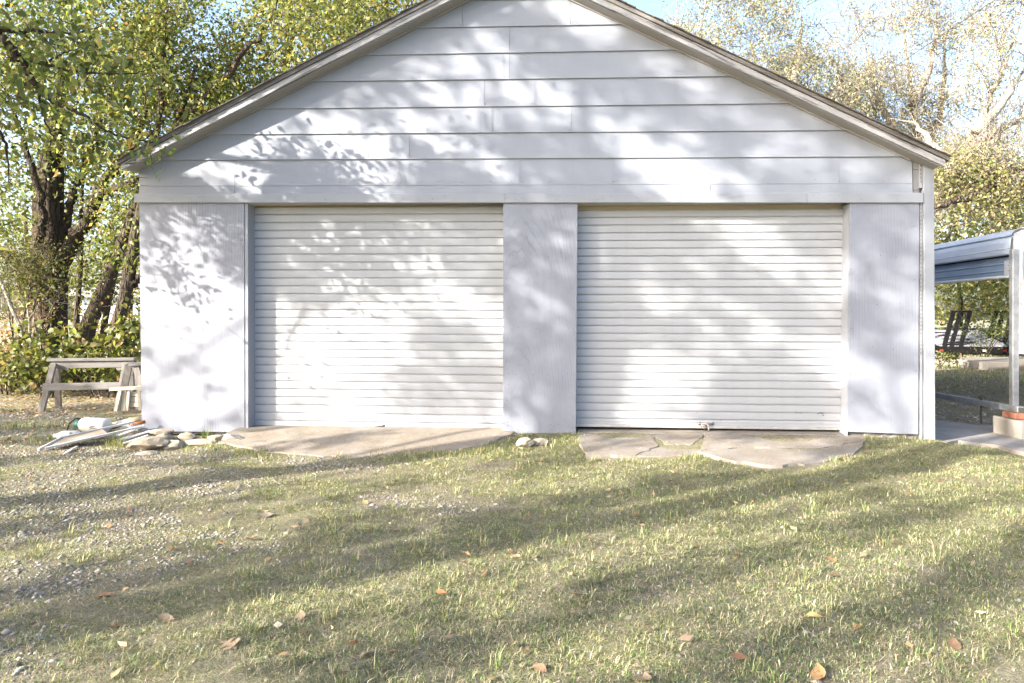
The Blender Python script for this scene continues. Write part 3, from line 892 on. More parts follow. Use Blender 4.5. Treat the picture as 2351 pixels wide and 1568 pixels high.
# ================================================================== TREES BEHIND, LEFT
def px(*uvd): return [tuple(atdepth(u, v, d)) for u, v, d in uvd]
def pr(wpx, d): return wpx / 2 * d / FPX
def gbase(u, d):
    p = atdepth(u, HORIZON, d); return np.array((p[0], p[1], float(gz(p[0], p[1])) - .05))
def keep(P, m=350):
    u, v, d = project(P); return P[(u > -m) & (u < IW + m) & (v > -420) & (d > 1)]
rgt = np.random.default_rng(21)
D = 12.2
b0 = gbase(95, D)
cl = np.vstack([blob(atdepth(120, 560, 11.5), (1.2, .4, .9), 46, rgt, .46, 1.6, 17), blob(atdepth(60, 250, 12.4), (2.6, 1.5, 1.7), 270, rgt, .36), blob(atdepth(330, 150, 12.0), (2.6, 1.6, 2.0), 330, rgt, .36, .9, 3), blob(atdepth(60, -60, 12.6), (3.2, 2.0, 1.8), 200, rgt, .34, .9, 2)])
make_tree('shade_tree', 'big tree with a thick dark furrowed trunk left of the garage', 'tree', 'trees behind the garage', b0,
          [([b0 + (0, 0, -.1)] + px((100, 800, D), (108, 690, D), (116, 560, D), (112, 440, D), (128, 300, D + .1), (150, 150, D + .3)), [pr(96, D), pr(84, D), pr(74, D), pr(70, D), pr(62, D), pr(40, D), pr(24, D)])],
          [(px((122, 640, D), (160, 570, D - .1), (205, 500, D - .2), (226, 440, D - .2), (300, 330, D - .3), (360, 210, D - .3)), [pr(44, D), pr(34, D), pr(30, D), pr(26, D), pr(17, D), pr(7, D)]),
           (px((130, 600, D), (150, 520, D), (168, 440, D), (215, 330, D + .2), (240, 160, D + .2)), [pr(26, D), pr(22, D), pr(19, D), pr(15, D), pr(8, D)]),
           (px((60, 700, D - .3), (78, 620, D - .4), (92, 540, D - .4), (98, 470, D - .4), (60, 330, D - .4), (10, 200, D - .4)), [pr(22, D), pr(20, D), pr(17, D), pr(16, D), pr(12, D), pr(6, D)]),
           (px((0, 575, D - .5), (35, 595, D - .4), (80, 640, D - .2)), [pr(22, D), pr(26, D), pr(28, D)]),
           (px((226, 445, D - .2), (275, 428, D - .5), (320, 413, D - .9)), [pr(18, D), pr(15, D), pr(13, D)])],
          keep(cl), 34, .20, .074, GREEN, 'bark', seed=1)
D = 11.4
b1 = gbase(178, D)
cl = np.vstack([blob(atdepth(330, 300, 11.6), (1.8, 1.3, 1.7), 210, rgt, .38, 1.1, 4), blob(atdepth(560, 90, 11.8), (2.2, 1.4, 1.7), 300, rgt, .33, 1.1, 5)])
make_tree('leaning_tree', 'slimmer leaning tree between the thick trunk and the garage', 'tree', 'trees behind the garage', b1,
          [([b1 + (0, 0, -.1)] + px((196, 770, D), (228, 690, D), (258, 615, D), (290, 535, D), (330, 430, D), (400, 300, D + .1), (450, 150, D + .2)), [pr(38, D), pr(33, D), pr(29, D), pr(28, D), pr(26, D), pr(21, D), pr(14, D), pr(7, D)])],
          [(px((300, 500, D), (360, 300, D - .2), (375, 160, D - .2), (380, 60, D)), [pr(14, D), pr(13, D), pr(10, D), pr(6, D)]),
           (px((400, 300, D), (500, 190, D), (590, 90, D), (650, -20, D)), [pr(16, D), pr(14, D), pr(10, D), pr(5, D)])],
          keep(cl), 34, .20, .072, YGREEN, 'bark2', seed=2)
D = 11.0
b2 = gbase(255, D)
cl = np.vstack([blob(atdepth(290, 560, 11.4), (.9, 1.0, 1.2), 90, rgt, .40, 1.3, 6), blob(atdepth(480, 220, 12.4), (1.8, 1.3, 1.6), 170, rgt, .40, 1.1, 7)])
make_tree('corner_tree', 'dark crooked trunk half hidden by the garage corner', 'tree', 'trees behind the garage', b2,
          [([b2 + (0, 0, -.1)] + px((262, 780, D), (284, 690, D), (300, 610, D), (318, 520, D), (345, 420, D), (420, 260, D + .8)), [pr(28, D), pr(26, D), pr(24, D), pr(28, D), pr(30, D), pr(24, D), pr(8, D)])],
          [(px((300, 610, D), (278, 570, D), (262, 545, D)), [pr(16, D), pr(10, D), pr(5, D)]), (px((290, 660, D), (318, 640, D), (345, 615, D)), [pr(20, D), pr(16, D), pr(12, D)])],
          keep(cl), 24, .20, .07, GREEN, 'bark', seed=3)
D = 12.8
b3 = gbase(232, D)
cl = blob(atdepth(250, 560, 13.2), (1.6, 1.0, 1.5), 150, rgt, .42, 1.3, 8)
make_tree('sapling', 'thin straight sapling standing between the larger trunks', 'tree', 'trees behind the garage', b3,
          [([b3] + px((238, 760, D), (262, 640, D), (284, 560, D), (300, 470, D)), [pr(15, D), pr(13, D), pr(11, D), pr(9, D), pr(6, D)]), ([gbase(180, D)] + px((176, 740, D), (184, 620, D), (186, 500, D), (192, 380, D)), [pr(13, D), pr(12, D), pr(10, D), pr(9, D), pr(6, D)])], [],
          keep(cl), 22, .2, .068, YGREEN, 'bark2', seed=4)
D = 13.8
for k, (u, v, rx, rz, n, top, lab, pal) in enumerate([
        (640, 110, 2.6, 2.0, 420, (660, 40), 'bright yellow green tree rising behind the left roof slope', YGREEN),
        (880, 0, 2.2, 1.3, 300, (880, -80), 'tree with yellowing leaves showing above the roof near the gable top', [((.10, .14, .03), 3), ((.16, .19, .04), 3), ((.36, .28, .06), 1.4), ((.30, .22, .05), 1)])]):
    bb = gbase(u, D + k)
    cl = blob(atdepth(u, v, D + k), (rx, 1.6, rz), n, rgt, .30, 1.0, 9 + k)
    make_tree('yard_tree', lab, 'tree', 'trees behind the garage', bb,
              [([bb] + px((u - 20, 520, D + k), (u, 300, D + k), (u + 15, 150, D + k), (top[0], top[1], D + k)), [.16, .13, .10, .06, .03])],
              [(px((u, 300, D + k), (u - 90, 190, D + k - .3), (u - 160, 60, D + k)), [.07, .05, .02]), (px((u + 5, 260, D + k), (u + 100, 160, D + k), (u + 190, 40, D + k - .3)), [.07, .05, .02]), (px((u + 10, 180, D + k), (u + 30, 60, D + k - .5), (u - 30, -60, D + k)), [.06, .04, .02])],
              keep(cl), 34, .21, .078, pal, 'bark2', seed=5 + k)
# far green mass low behind the left trees
for k, (u, v, d, rx, rz, n, lab) in enumerate([(60, 560, 17, 2.6, 2.0, 200, 'pale green thicket tree far behind the thick trunk'), (290, 640, 17, 1.8, 1.8, 190, 'pale green thicket tree far behind the leaning trunk'), (-230, 560, 16, 2.2, 2.2, 190, 'pale green thicket tree standing beyond the left picture edge'), (-480, 600, 15, 2.0, 2.0, 170, 'pale green thicket tree farthest beyond the left picture edge')]):
    bb = gbase(u, d)
    make_tree('thicket_tree', lab, 'tree', 'far thicket trees', bb, [([bb] + px((u + 8, 640, d), (u - 4, 480, d)), [.09, .07, .03])], [], keep(blob(atdepth(u, v, d), (rx, 1.2, rz), n, rgt, .40, 1.0, 12 + k)), 14, .30, .10, YGREEN, 'bark2', seed=12 + k)

# undergrowth
def shrub(name, lab, cat, group, u, d, cl, n, spread, size, pal, seed, narrow=1.0, leafmat='leaf', full=False, bark='bark2', bare=0):
    bb = gbase(u, d); r = np.random.default_rng(seed); st = []
    for k in range(5):
        a = bb + np.array((r.uniform(-.15, .15), r.uniform(-.1, .1), 0)); tgt = cl[r.integers(0, len(cl))]
        m = (a + tgt) / 2 + np.array((0, 0, .1)); st.append(([a, m, tgt], [.014, .010, .005]))
    return make_tree(name, lab, cat, group, bb, [], st, cl, n, spread, size, pal, bark, leafmat, full, twig=.006, seed=seed, narrow=narrow, bare=bare)
SG = 'shrubs along the tree line'
BUSH = [((.075, .095, .025), 3), ((.11, .13, .035), 3), ((.18, .19, .06), 1.5), ((.04, .045, .015), 1.6), ((.24, .17, .09), .7)]
shrub('broadleaf_shrub', 'broad-leaved green shrub at the foot of the thick trunk', 'shrub', SG, 150, 10.9, blob(atdepth(150, 800, 10.9), (.75, .5, .40), 60, rgt, .46, 2.4, 1), 13, .13, .115, BUSH, 31, full=True)
shrub('broadleaf_shrub', 'broad-leaved green shrub beside the garage corner', 'shrub', SG, 275, 10.3, blob(atdepth(280, 795, 10.4), (.50, .45, .46), 52, rgt, .46, 2.4, 2), 13, .13, .10, BUSH, 32, full=True)
shrub('low_shrub', 'low dark green shrub at the left picture edge', 'shrub', SG, 30, 10.4, blob(atdepth(30, 838, 10.4), (.75, .45, .26), 50, rgt, .45, 2.4, 3), 13, .13, .095, BUSH, 33)
shrub('low_shrub', 'low leafy shrub behind the left leg of the sawhorse', 'shrub', SG, 110, 10.0, blob(atdepth(105, 845, 10.0), (.55, .3, .26), 44, rgt, .3, 2, 4), 14, .12, .085, BUSH, 34)
shrub('low_shrub', 'low leafy shrub seen under the sawhorse rail', 'shrub', SG, 225, 9.9, blob(atdepth(215, 842, 10.0), (.62, .3, .22), 44, rgt, .3, 2, 5), 13, .11, .09, BUSH, 35)
shrub('juniper', 'dark olive juniper bough in front of the thick trunk', 'shrub', SG, 40, 10.9, np.vstack([blob(atdepth(50, 590, 10.9), (.62, .3, .33), 90, rgt, .3, 2, 6), blob(atdepth(20, 650, 10.9), (.35, .3, .25), 30, rgt, .3, 2, 6)]), 26, .11, .045, [((.07, .075, .025), 3), ((.12, .11, .04), 2), ((.17, .15, .07), 1)], 36, .5, 'leafdry')
shrub('ivy', 'brownish dry vine tangle climbing the thick trunk', 'vine', SG, 95, 11.5, np.vstack([blob(atdepth(80, 690, 11.55), (.42, .12, .5), 40, rgt, .3, 2, 7)]), 9, .11, .06, LITTER, 37, .8, 'leafdry', bark='bark3', bare=70)
shrub('rusty_shrub', 'rust coloured shrub far back at the left picture edge', 'shrub', SG, 5, 14.5, blob(atdepth(5, 775, 14.5), (.8, .4, .42), 40, rgt, .3, 2, 8), 14, .15, .075, [((.34, .16, .07), 3), ((.42, .25, .13), 2), ((.22, .20, .06), 1)], 38, leafmat='leafdry', bark='bark3', bare=40)
shrub('rusty_shrub', 'rust coloured shrub glimpsed between the slim trunks', 'shrub', SG, 235, 15, blob(atdepth(235, 760, 15), (.7, .4, .4), 36, rgt, .3, 2, 9), 13, .15, .075, [((.40, .18, .08), 2), ((.30, .27, .09), 2), ((.45, .32, .16), 2)], 39, leafmat='leafdry', bark='bark3', bare=30)
shrub('low_shrub', 'low leafy shrub just beyond the left picture edge', 'shrub', SG, -150, 10.6, blob(atdepth(-150, 825, 10.6), (.85, .45, .36), 60, rgt, .42, 2.2, 15), 13, .13, .095, BUSH, 40)
# pale crooked sapling stems at far left
bb = gbase(62, 10.8)
make_tree('pale_sapling', 'pale crooked bare sapling stems at the left edge', 'tree', None, bb, [([bb] + px((60, 830, 10.8), (48, 760, 10.8), (24, 700, 10.8), (4, 650, 10.8), (-20, 600, 10.8)), [.035, .034, .030, .028, .024, .018]), ([bb + (.12, 0, 0)] + px((72, 820, 10.8), (68, 750, 10.8), (60, 690, 10.8)), [.02, .018, .014, .008])], [], keep(blob(atdepth(40, 700, 10.8), (.5, .2, .35), 12, rgt, .1)), 5, .12, .07, YGREEN, 'bark3', bare=26, seed=51, twig=.006)
# neighbouring house glimpsed behind
nh = thing('neighbour_house', 'pale blue house glimpsed behind the trees on the left', 'house', (-12, 20, -.1))
MB().box((-19, 20, -.1), (-8.2, 26, 1.9)).build('wall', M['houseblue'], nh)
MB().hexa([(-19.3, 19.6, 1.9), (-7.9, 19.6, 1.9), (-7.9, 23, 3.6), (-19.3, 23, 3.6), (-19.3, 19.6, 2.0), (-7.9, 19.6, 2.0), (-7.9, 23, 3.7), (-19.3, 23, 3.7)]).build('roof', M['deck'], nh)
for x in (-16.5, -12.6, -10.2):
    w = MB().box((x, 19.95, .75), (x + 1.0, 19.99, 1.6)).build('window', M['whitemetal'], nh)
    g = MB().box((x + .07, 19.93, .82), (x + .93, 19.949, 1.53)); g.build('pane', M['glass'], w)

# ================================================================== OVERHANGING TREE (left, reaching over the garage front)
tb = np.array((-8.6, -2.2, -.12))
boughs = [px((-900, -220, 4.6), (-400, -170, 5.0), (-120, -30, 5.2), (0, 84, 5.4), (38, 126, 5.45), (85, 198, 5.5), (130, 236, 5.55), (191, 263, 5.6), (246, 300, 5.7), (300, 318, 5.8), (358, 329, 5.85)),
          px((38, 126, 5.45), (99, 147, 5.5), (160, 162, 5.55), (212, 167, 5.6), (304, 169, 5.65), (340, 160, 5.7)),
          px((99, 147, 5.5), (135, 128, 5.6), (164, 116, 5.65), (202, 104, 5.7)),
          px((-300, -120, 5.1), (-60, 20, 5.3), (0, 67, 5.4), (102, 73, 5.5), (181, 75, 5.6), (235, 60, 5.7)),
          px((85, 198, 5.5), (98, 260, 5.55), (120, 310, 5.6), (150, 345, 5.65)),
          px((-420, 0, 4.8), (-160, 150, 5.2), (-40, 270, 5.3), (0, 304, 5.4), (17, 359, 5.5), (20, 420, 5.5)),
          px((-700, -80, 4.7), (-380, 130, 5.0), (-200, 340, 5.3), (-110, 490, 5.5), (-70, 560, 5.6)),
          px((-500, 0, 4.9), (-250, 60, 5.2), (-90, 170, 5.4), (-20, 200, 5.6), (40, 260, 5.9))]
brad = [[.075, .06, .045, .034, .030, .024, .018, .013, .010, .007, .004], [.016, .013, .011, .009, .006, .003], [.009, .007, .005, .003], [.034, .022, .018, .013, .008, .004], [.012, .009, .006, .003], [.04, .028, .02, .014, .009, .004], [.03, .02, .014, .009, .004], [.035, .028, .02, .012, .006]]
# where sunlight falls on the garage front and the ground (picture measures): u, v, share of light
LIT = []
def row(v, s):
    for t in s.split(): u, l = t.split(':'); LIT.append((float(u), v, float(l)))
row(50, '1000:.1 1080:.15 1150:.5 1220:.5 1290:.2 1350:.6 1400:.4'); row(90, '950:.2 1050:.7 1100:.8 1150:.4 1250:.2 1330:.7 1420:.5')
row(150, '800:.2 880:.6 950:.3 1050:.7 1100:.8 1150:.3 1250:.1 1350:.2 1450:.3 1500:.5'); row(210, '700:.1 780:.4 850:.4 950:.2 1050:.2 1150:.7 1250:.6 1300:.3 1350:.3 1450:.4 1550:.3 1650:.2')
row(270, '600:.1 650:.1 850:.3 950:.5 1050:.3 1150:.3 1200:.9 1250:.9 1300:.5 1350:.7 1450:.6 1550:.5 1650:.4 1750:.1')
row(335, '480:.2 550:.8 650:.6 700:.7 800:.7 850:.6 950:.3 1050:.5 1150:.3 1250:.3 1350:.4 1450:.6 1550:.6 1650:.2 1750:.1 1900:.05'); row(395, '360:.3 430:.6 550:.5 650:.6 750:.5 850:.6 950:.6 1050:.3 1150:.5 1250:.2 1350:.4 1450:.7 1550:.9 1650:.7 1720:.6 1800:.2 1900:.1 2000:.05 2100:.05')
row(440, '340:.4 450:.45 550:.5 650:.5 750:.5 850:.5 950:.4 1050:.4 1150:.4 1250:.2 1350:.4 1450:.5 1550:.7 1650:.95 1720:.5 1800:.2 1900:.1 2050:.05')
row(490, '350:.1 450:.1 530:.4 620:.3 720:.5 850:.5 1000:.3 1200:.1 1400:.05 1550:.1 1700:.2 1850:.1 2050:.1'); row(540, '370:.6 450:.8 520:.3 620:.3 690:.8 760:.8 820:.4 900:.3 1000:.4 1100:.3 1240:.0 1350:.05 1450:.1 1550:.4 1650:.5 1750:.6 1850:.1 2000:.2 2080:.3')
row(600, '370:.5 450:1 540:.2 630:.3 700:.9 780:.9 850:.7 950:.8 1000:.6 1100:.3 1200:.0 1300:.05 1380:.05 1500:.1 1600:.6 1700:.8 1800:.6 1900:.2 2000:.5 2080:.3'); row(660, '370:.5 430:.4 500:.95 630:.8 700:.9 800:.4 900:.6 1000:.8 1100:.95 1200:.8 1280:.3 1380:.6 1500:.1 1600:.3 1700:.6 1800:.4 1900:.2 2000:.4 2080:.7')
row(720, '350:.9 430:.8 520:1 630:.9 750:1 850:.6 900:.4 1000:.5 1100:.7 1200:.7 1300:.25 1400:.3 1500:.1 1600:.1 1700:.3 1800:.3 1900:.2 2000:.3 2080:.6'); row(770, '350:.9 450:1 540:.9 650:1 750:.95 850:.3 950:.2 1050:.4 1130:.9 1220:.6 1300:.3 1350:.1 1400:.9 1500:.5 1600:.3 1700:.1 1800:.1 1900:.3 2000:.5 2080:.8')
row(830, '360:.9 450:.5 540:.8 650:1 720:.95 800:.8 900:.5 1000:.3 1100:.4 1200:.1 1300:.4 1400:.95 1500:.9 1600:.7 1700:.1 1800:.2 1900:.8 2000:.4 2080:.8'); row(900, '360:.9 450:.7 540:.9 650:1 750:.95 850:.8 950:.6 1050:.6 1100:.6 1200:.2 1300:.8 1400:.95 1500:.8 1600:.5 1700:.1 1800:.2 1900:.8 2050:.8')
row(960, '360:.9 500:.8 650:1 750:.8 850:.7 950:.7 1100:.95 1240:.5 1320:.4 1400:.5 1500:.3 1600:.3 1750:.2 1900:.5 2050:.95')
row(1010, '350:.9 600:.6 800:.5 1000:.6 1150:.8 1350:.4 1550:.3 1750:.3 1950:.9 2150:.8 2340:.8'); row(1060, '-200:.6 0:.7 300:.8 600:.5 800:.5 1000:.6 1200:.4 1400:.25 1550:.4 1750:.8 2000:.8 2200:.7 2400:.8')
row(1120, '-200:.6 0:.75 300:.6 500:.6 700:.5 900:.25 1100:.2 1300:.25 1500:.3 1750:.4 1950:.6 2150:.5 2400:.9'); row(1180, '-200:.4 0:.3 300:.5 600:.55 800:.3 1000:.45 1200:.2 1500:.5 1800:.4 2000:.5 2200:.8 2400:.95')
row(1240, '-200:.4 0:.5 300:.6 600:.15 900:.5 1200:.3 1400:.65 1600:.6 1800:.45 2000:.7 2200:.9 2400:.8'); row(1300, '-200:.5 0:.5 200:.2 400:.1 600:.15 900:.35 1100:.6 1300:.3 1500:.45 1700:.5 1900:.75 2150:.8 2400:.5')
row(1360, '-200:.1 0:.05 300:.1 600:.15 800:.5 1000:.6 1200:.35 1500:.4 1700:.65 1900:.7 2100:.4 2400:.4'); row(1420, '-200:.4 0:.6 200:.7 400:.6 600:.5 800:.3 1000:.5 1200:.5 1500:.4 1700:.5 1900:.35 2100:.3 2400:.4')
row(1480, '-200:.7 0:.8 200:.7 400:.4 600:.2 800:.4 1000:.5 1200:.5 1500:.4 1800:.3 2100:.35 2400:.4'); row(1560, '-200:.4 0:.3 300:.25 600:.3 900:.55 1200:.55 1500:.5 1800:.55 2100:.45 2400:.4')
row(1660, '-200:.3 300:.3 900:.4 1500:.4 2400:.4')
for v_ in (820, 850, 880, 910, 940, 970, 1000, 1025):
    row(v_, '-500:.2 -350:.25 -200:.2 -100:.25 0:.25 80:.35 160:.2 240:.3 300:.35')
LITA = np.array(LIT)
def light_at(u, v):
    d2 = ((u[:, None] - LITA[None, :, 0]) / 1.5) ** 2 + (v[:, None] - LITA[None, :, 1]) ** 2 + 60
    w = 1 / d2 ** 2
    return (w * LITA[None, :, 2]).sum(1) / w.sum(1)
E1 = np.cross((0, 0, 1), SUN); E1 /= np.linalg.norm(E1); E1 = -E1 if E1[0] < 0 else E1
E2 = np.cross(SUN, E1); E2 = -E2 if E2[2] < 0 else E2
def shadow_uv(P):                            # where the shadow of a point falls, as picture measures
    tw = P[:, 1] / SUN[1]; W = P - SUN * tw[:, None]
    tg = (P[:, 2] + .08) / SUN[2]; G = P - SUN * tg[:, None]
    onw = (W[:, 2] > -.08) & (W[:, 0] > -4.1) & (W[:, 0] < 4.1)
    Q = np.where(onw[:, None], W, G)
    u, v, d = project(Q)
    return u, v, d, onw, Q
BANDS = [(-1.3, .2, .6), (-.6, .15, .6), (.15, .07, .5), (.9, .10, .7), (1.2, .05, .45), (1.7, .06, .6), (2.72, .04, .45), (3.65, .05, .5), (4.35, .05, .5), (5.05, .06, .5), (2.05, .13, .95), (2.45, .06, .7), (2.93, .06, .7), (3.36, .10, .9), (4.02, .09, .85), (4.7, .10, .5), (5.4, .13, .6), (6.3, .2, .5)]
def thin(P, power=1.3, floor=.0, other=.6):
    u, v, d, onw, Q = shadow_uv(P)
    L = light_at(u, v)
    a = P @ E1; b = P @ E2
    G1 = np.full(len(P), .97)
    for c_, w_, d_ in BANDS: G1 = G1 - d_ * np.exp(-((a - c_ - .10 * (vnoise(b, b * 0, .9, 3) - .5)) / w_) ** 2)
    G1 = G1 - .55 * np.clip(vnoise(a, b, 3.2, 21) - .60, 0, 1) * 2
    far = (~onw) & (Q[:, 0] < -3.9) & (Q[:, 1] > -.5)
    L = np.where(onw | far, L, np.clip(.80 * G1 + .20 * L, .02, 1))
    seen = (d > .8) & (u > -350) & (u < IW + 350) & (v < 1700) & (v > -80)
    al = Q[:, 0] * .86 - Q[:, 2] * .51; ac = Q[:, 0] * .51 + Q[:, 2] * .86
    L = np.where(onw, np.minimum(L, .84) + 1.0 * (vnoise(al * .6, ac * 2.6, 1.9, 41) - .5) + .40 * (vnoise(al * .8, ac * 2.2, 4.6, 42) - .5), L)
    L = np.where(onw & (u < 566) & (v > 515), L + .03, L); L = np.where(onw & (u < 520) & (v > 500) & (v < 720), L + .35, L); L = np.where(onw & (v < 462), L - .03, L)
    L2 = np.clip(np.where(onw, .5 + (L - .53) * 1.8, .5 + (L - .47) * 1.5), .04, 1.0)
    pk = np.where(seen, np.minimum(1, -np.log(L2) / 3.0) * power, other)
    return rgt.random(len(P)) < pk + floor
near_c = []
for pts in boughs:
    q = curve(pts, 7); near_c.append(q[rgt.integers(len(q) // 6, len(q), 22)] + rgt.normal(size=(22, 3)) * (.16, .16, .13))
near_c = np.vstack(near_c)
# more sprays out of the frame whose leaves dapple the header and the left panel
tgt = np.stack([rgt.uniform(330, 1150, 1500), rgt.uniform(300, 640, 1500)], 1)
W = np.array([onwall(u, v) for u, v in tgt]); tt = rgt.uniform(1.7, 5.2, len(W)); S2 = W + SUN * tt[:, None]
u_, v_, d_ = project(S2)
S2 = S2[(u_ < -60) & thin(S2, 1.0, 0, 0)][:260]
S3 = np.array([onwall(u + rgt.normal() * 4, v + rgt.normal() * 4) + SUN * rgt.uniform(1.75, 2.2) for u, v in ((392, 545), (372, 575), (430, 592), (405, 612), (388, 632), (430, 640), (448, 655), (415, 668), (440, 692), (340, 650), (345, 560), (505, 500), (530, 530), (545, 570), (480, 492), (520, 480), (550, 495), (552, 540))])
S2 = np.vstack([S2, S3])
kn = thin(near_c, 1.2, .05, .5); u_, v_, d_ = project(near_c); su, sv, sd_, so, sq = shadow_uv(near_c)
near_c = near_c[(kn | (u_ > -20)) & ~((su < 520) & (sv > 500) & (sv < 760) & (su > 320) & (rgt.random(len(su)) < .75))]
make_tree('overhanging_tree', 'leafy boughs of a tree reaching in from the left in front of the garage eave', 'tree', None, tb,
          [([tb, (-8.5, -2.2, 1.2), (-8.35, -2.15, 2.6), (-8.1, -2.0, 3.9), (-7.8, -1.9, 5.4)], [.26, .22, .19, .15, .08])],
          [([(-7.95, -1.95, 4.5 + .08 * i)] + list(p), [brad[i][0] * 1.3] + brad[i]) if i in (0, 3, 5, 6, 7) else (p, brad[i]) for i, p in enumerate(boughs)],
          np.vstack([near_c, S2]), 9, .10, .076, [((.10, .135, .04), 4), ((.15, .18, .06), 4), ((.23, .245, .09), 2), ((.38, .30, .10), .5), ((.36, .20, .08), .2)], 'bark2', full=True, seed=61, twig=.007, droop=.7, narrow=.68)

# ================================================================== YARD TREES BEHIND THE CAMERA (their shade falls on the garage and the grass)
def shade_tree(lab, a0, t0, amin, amax, ncl, seed, tr):
    r = np.random.default_rng(seed)
    base = SUN * t0 + E1 * a0; base[2] = 0; 
    # ground point under the crown, along the sun's bearing
    s = (np.array((base[0], base[1])) @ SUN[:2]) / (SUN[:2] @ SUN[:2])
    g = np.array((SUN[0] * t0, SUN[1] * t0)) + E1[:2] * a0
    base = np.array((g[0], g[1], -.12))
    nc = int((amax - amin) * 9.1 * 3.4 / (15 * .0021))
    a = r.uniform(amin, amax, nc); b = r.uniform(-2.9, 6.2, nc); t = t0 + r.uniform(-1.6, 1.6, nc)
    P = SUN * t[:, None] + E1 * a[:, None] + E2 * b[:, None]
    P = P[(P[:, 2] > 1.6)]
    P = P[thin(P, 1.0, .0, .12)]
    H = 9.5
    tk = [base, base + (.05, .1, 2.2), base + (-.1, .15, 4.2), base + (.15, 0, 6.4), base + (.1, .1, 8.4)]
    limbs = []
    for k in range(9):
        h = 2.3 + k * .65; o = base + np.array((0, .1, h)); q = P[r.integers(0, len(P))]
        m = o + (q - o) * .5 + np.array((0, 0, .5)); limbs.append(([o, m, q], [tr * .24 * (1 - k * .06), tr * .14, .015]))
    return make_tree('yard_shade_tree', lab, 'tree', 'trees standing behind the viewpoint', base, [(tk, [tr * 1.25, tr, tr * .9, tr * .6, tr * .2])], limbs, P, 15, .095, .105, GREEN, 'bark2', seed=seed, twig=.010, twig_n=3)
shade_tree('tall leafy yard tree behind the viewpoint shading the left of the garage', .35, 11.5, -5.2, 1.3, 1500, 71, .17)
shade_tree('broad leafy yard tree behind the viewpoint shading the middle of the lawn', 2.6, 13.0, 1.2, 4.2, 1350, 72, .20)
shade_tree('leafy yard tree behind the viewpoint shading the right of the lawn', 5.3, 12.2, 4.0, 7.6, 900, 73, .15)

# ================================================================== TREES, RIGHT
RG = 'sunlit trees behind the garage on the right'
for k, (u, d, cs, tr, lb, lab) in enumerate([
    (1760, 15.5, [(1700, 130, 1.7, 1.9, 230), (1850, 200, 1.5, 1.6, 190), (1640, 60, 1.2, 1.0, 90)],
     [(1880, 240), (1840, 215), (1800, 200)], [((1862, 330), (1890, 240), (1925, 190), (1965, 130)), ((1885, 250), (1935, 200), (1985, 180)), ((1770, 330), (1745, 210), (1720, 90)), ((1800, 300), (1830, 160), (1840, 40))], 'pale sunlit tree with forked limbs above the right roof slope'),
    (2080, 17.5, [(2080, 130, 2.2, 2.2, 300), (2010, 280, 1.8, 1.3, 180), (2210, 330, 1.6, 1.6, 160)], None, [((2100, 520), (2112, 350), (2090, 200), (2075, 60)), ((2105, 420), (2160, 240), (2170, 80)), ((2108, 380), (2030, 250), (1990, 120)), ((2095, 240), (2140, 140), (2150, 20))], 'sparse straw coloured tree full of bare twigs behind the cable'),
    (2230, 14.2, [(2290, 420, 1.2, 1.1, 150), (2200, 430, .9, .9, 110), (2330, 90, 1.2, 1.2, 60)], None, [((2170, 460), (2215, 360), (2255, 270), (2300, 160), (2340, 60)), ((2215, 360), (2290, 300), (2351, 270), (2420, 220)), ((2240, 300), (2300, 240), (2351, 160)), ((2195, 400), (2140, 330), (2100, 280))], 'pale leaning tree with long bare limbs above the carport')]):
    bb = gbase(u, d)
    bb = gbase(min(u, 2070), d)
    tks = [([bb] + px((min(u, 2070) + 10, 640, d), (min(u, 2075) + 25, 520, d), (lb[0][0][0], lb[0][0][1], d)), [.20, .16, .13, .09])]
    lm = [(px(*[(a, b, d + .3 * i - .3 * k2) for i, (a, b) in enumerate(L)]), list(np.linspace(.115, .022, len(L)))) for k2, L in enumerate(lb)]
    cl = np.vstack([blob(atdepth(a, b, d), (rx, 1.5, rz), n, rgt, .46, 1.1, 20 + 3 * k + j) for j, (a, b, rx, rz, n) in enumerate(cs)])
    cl = np.vstack([cl, cl[::2] + rgt.normal(size=cl[::2].shape) * .25])
    make_tree('pale_tree', lab, 'tree', RG, bb, tks, lm, keep(cl), 34 if k != 1 else 22, .17, .062, PALE, 'bark3', 'leafdry', seed=81 + k, twig=.012, bare=(900, 2600, 1400)[k], narrow=.62)
# horizontal limbs low on the right
d = 13.0
bb = gbase(2560, d)
make_tree('spreading_tree', 'tree with a long dark limb reaching low behind the garage corner', 'tree', RG, bb, [([bb] + px((2555, 640, d), (2540, 480, d), (2500, 360, d)), [.24, .2, .17, .12])],
          [(px((2545, 520, d), (2420, 400, d), (2330, 388, d), (2260, 438, d), (2190, 462, d), (2130, 478, d)), [.14, .11, .09, .085, .07, .05]), (px((2530, 430, d), (2400, 385, d + .2), (2290, 386, d + .2), (2200, 390, d + .2)), [.09, .07, .06, .03]), (px((2330, 400, d), (2270, 400, d), (2225, 425, d)), [.05, .04, .02])],
          keep(np.vstack([blob(atdepth(2230, 440, d), (1.2, .8, .75), 130, rgt, .40, 1.4, 31), blob(atdepth(2330, 500, d), (1.0, .8, .6), 70, rgt, .42, 1.4, 32)])), 14, .22, .07, [((.16, .17, .05), 3), ((.24, .22, .10), 3), ((.32, .27, .15), 2), ((.10, .13, .03), 1)], 'bark2', seed=91, narrow=.85)
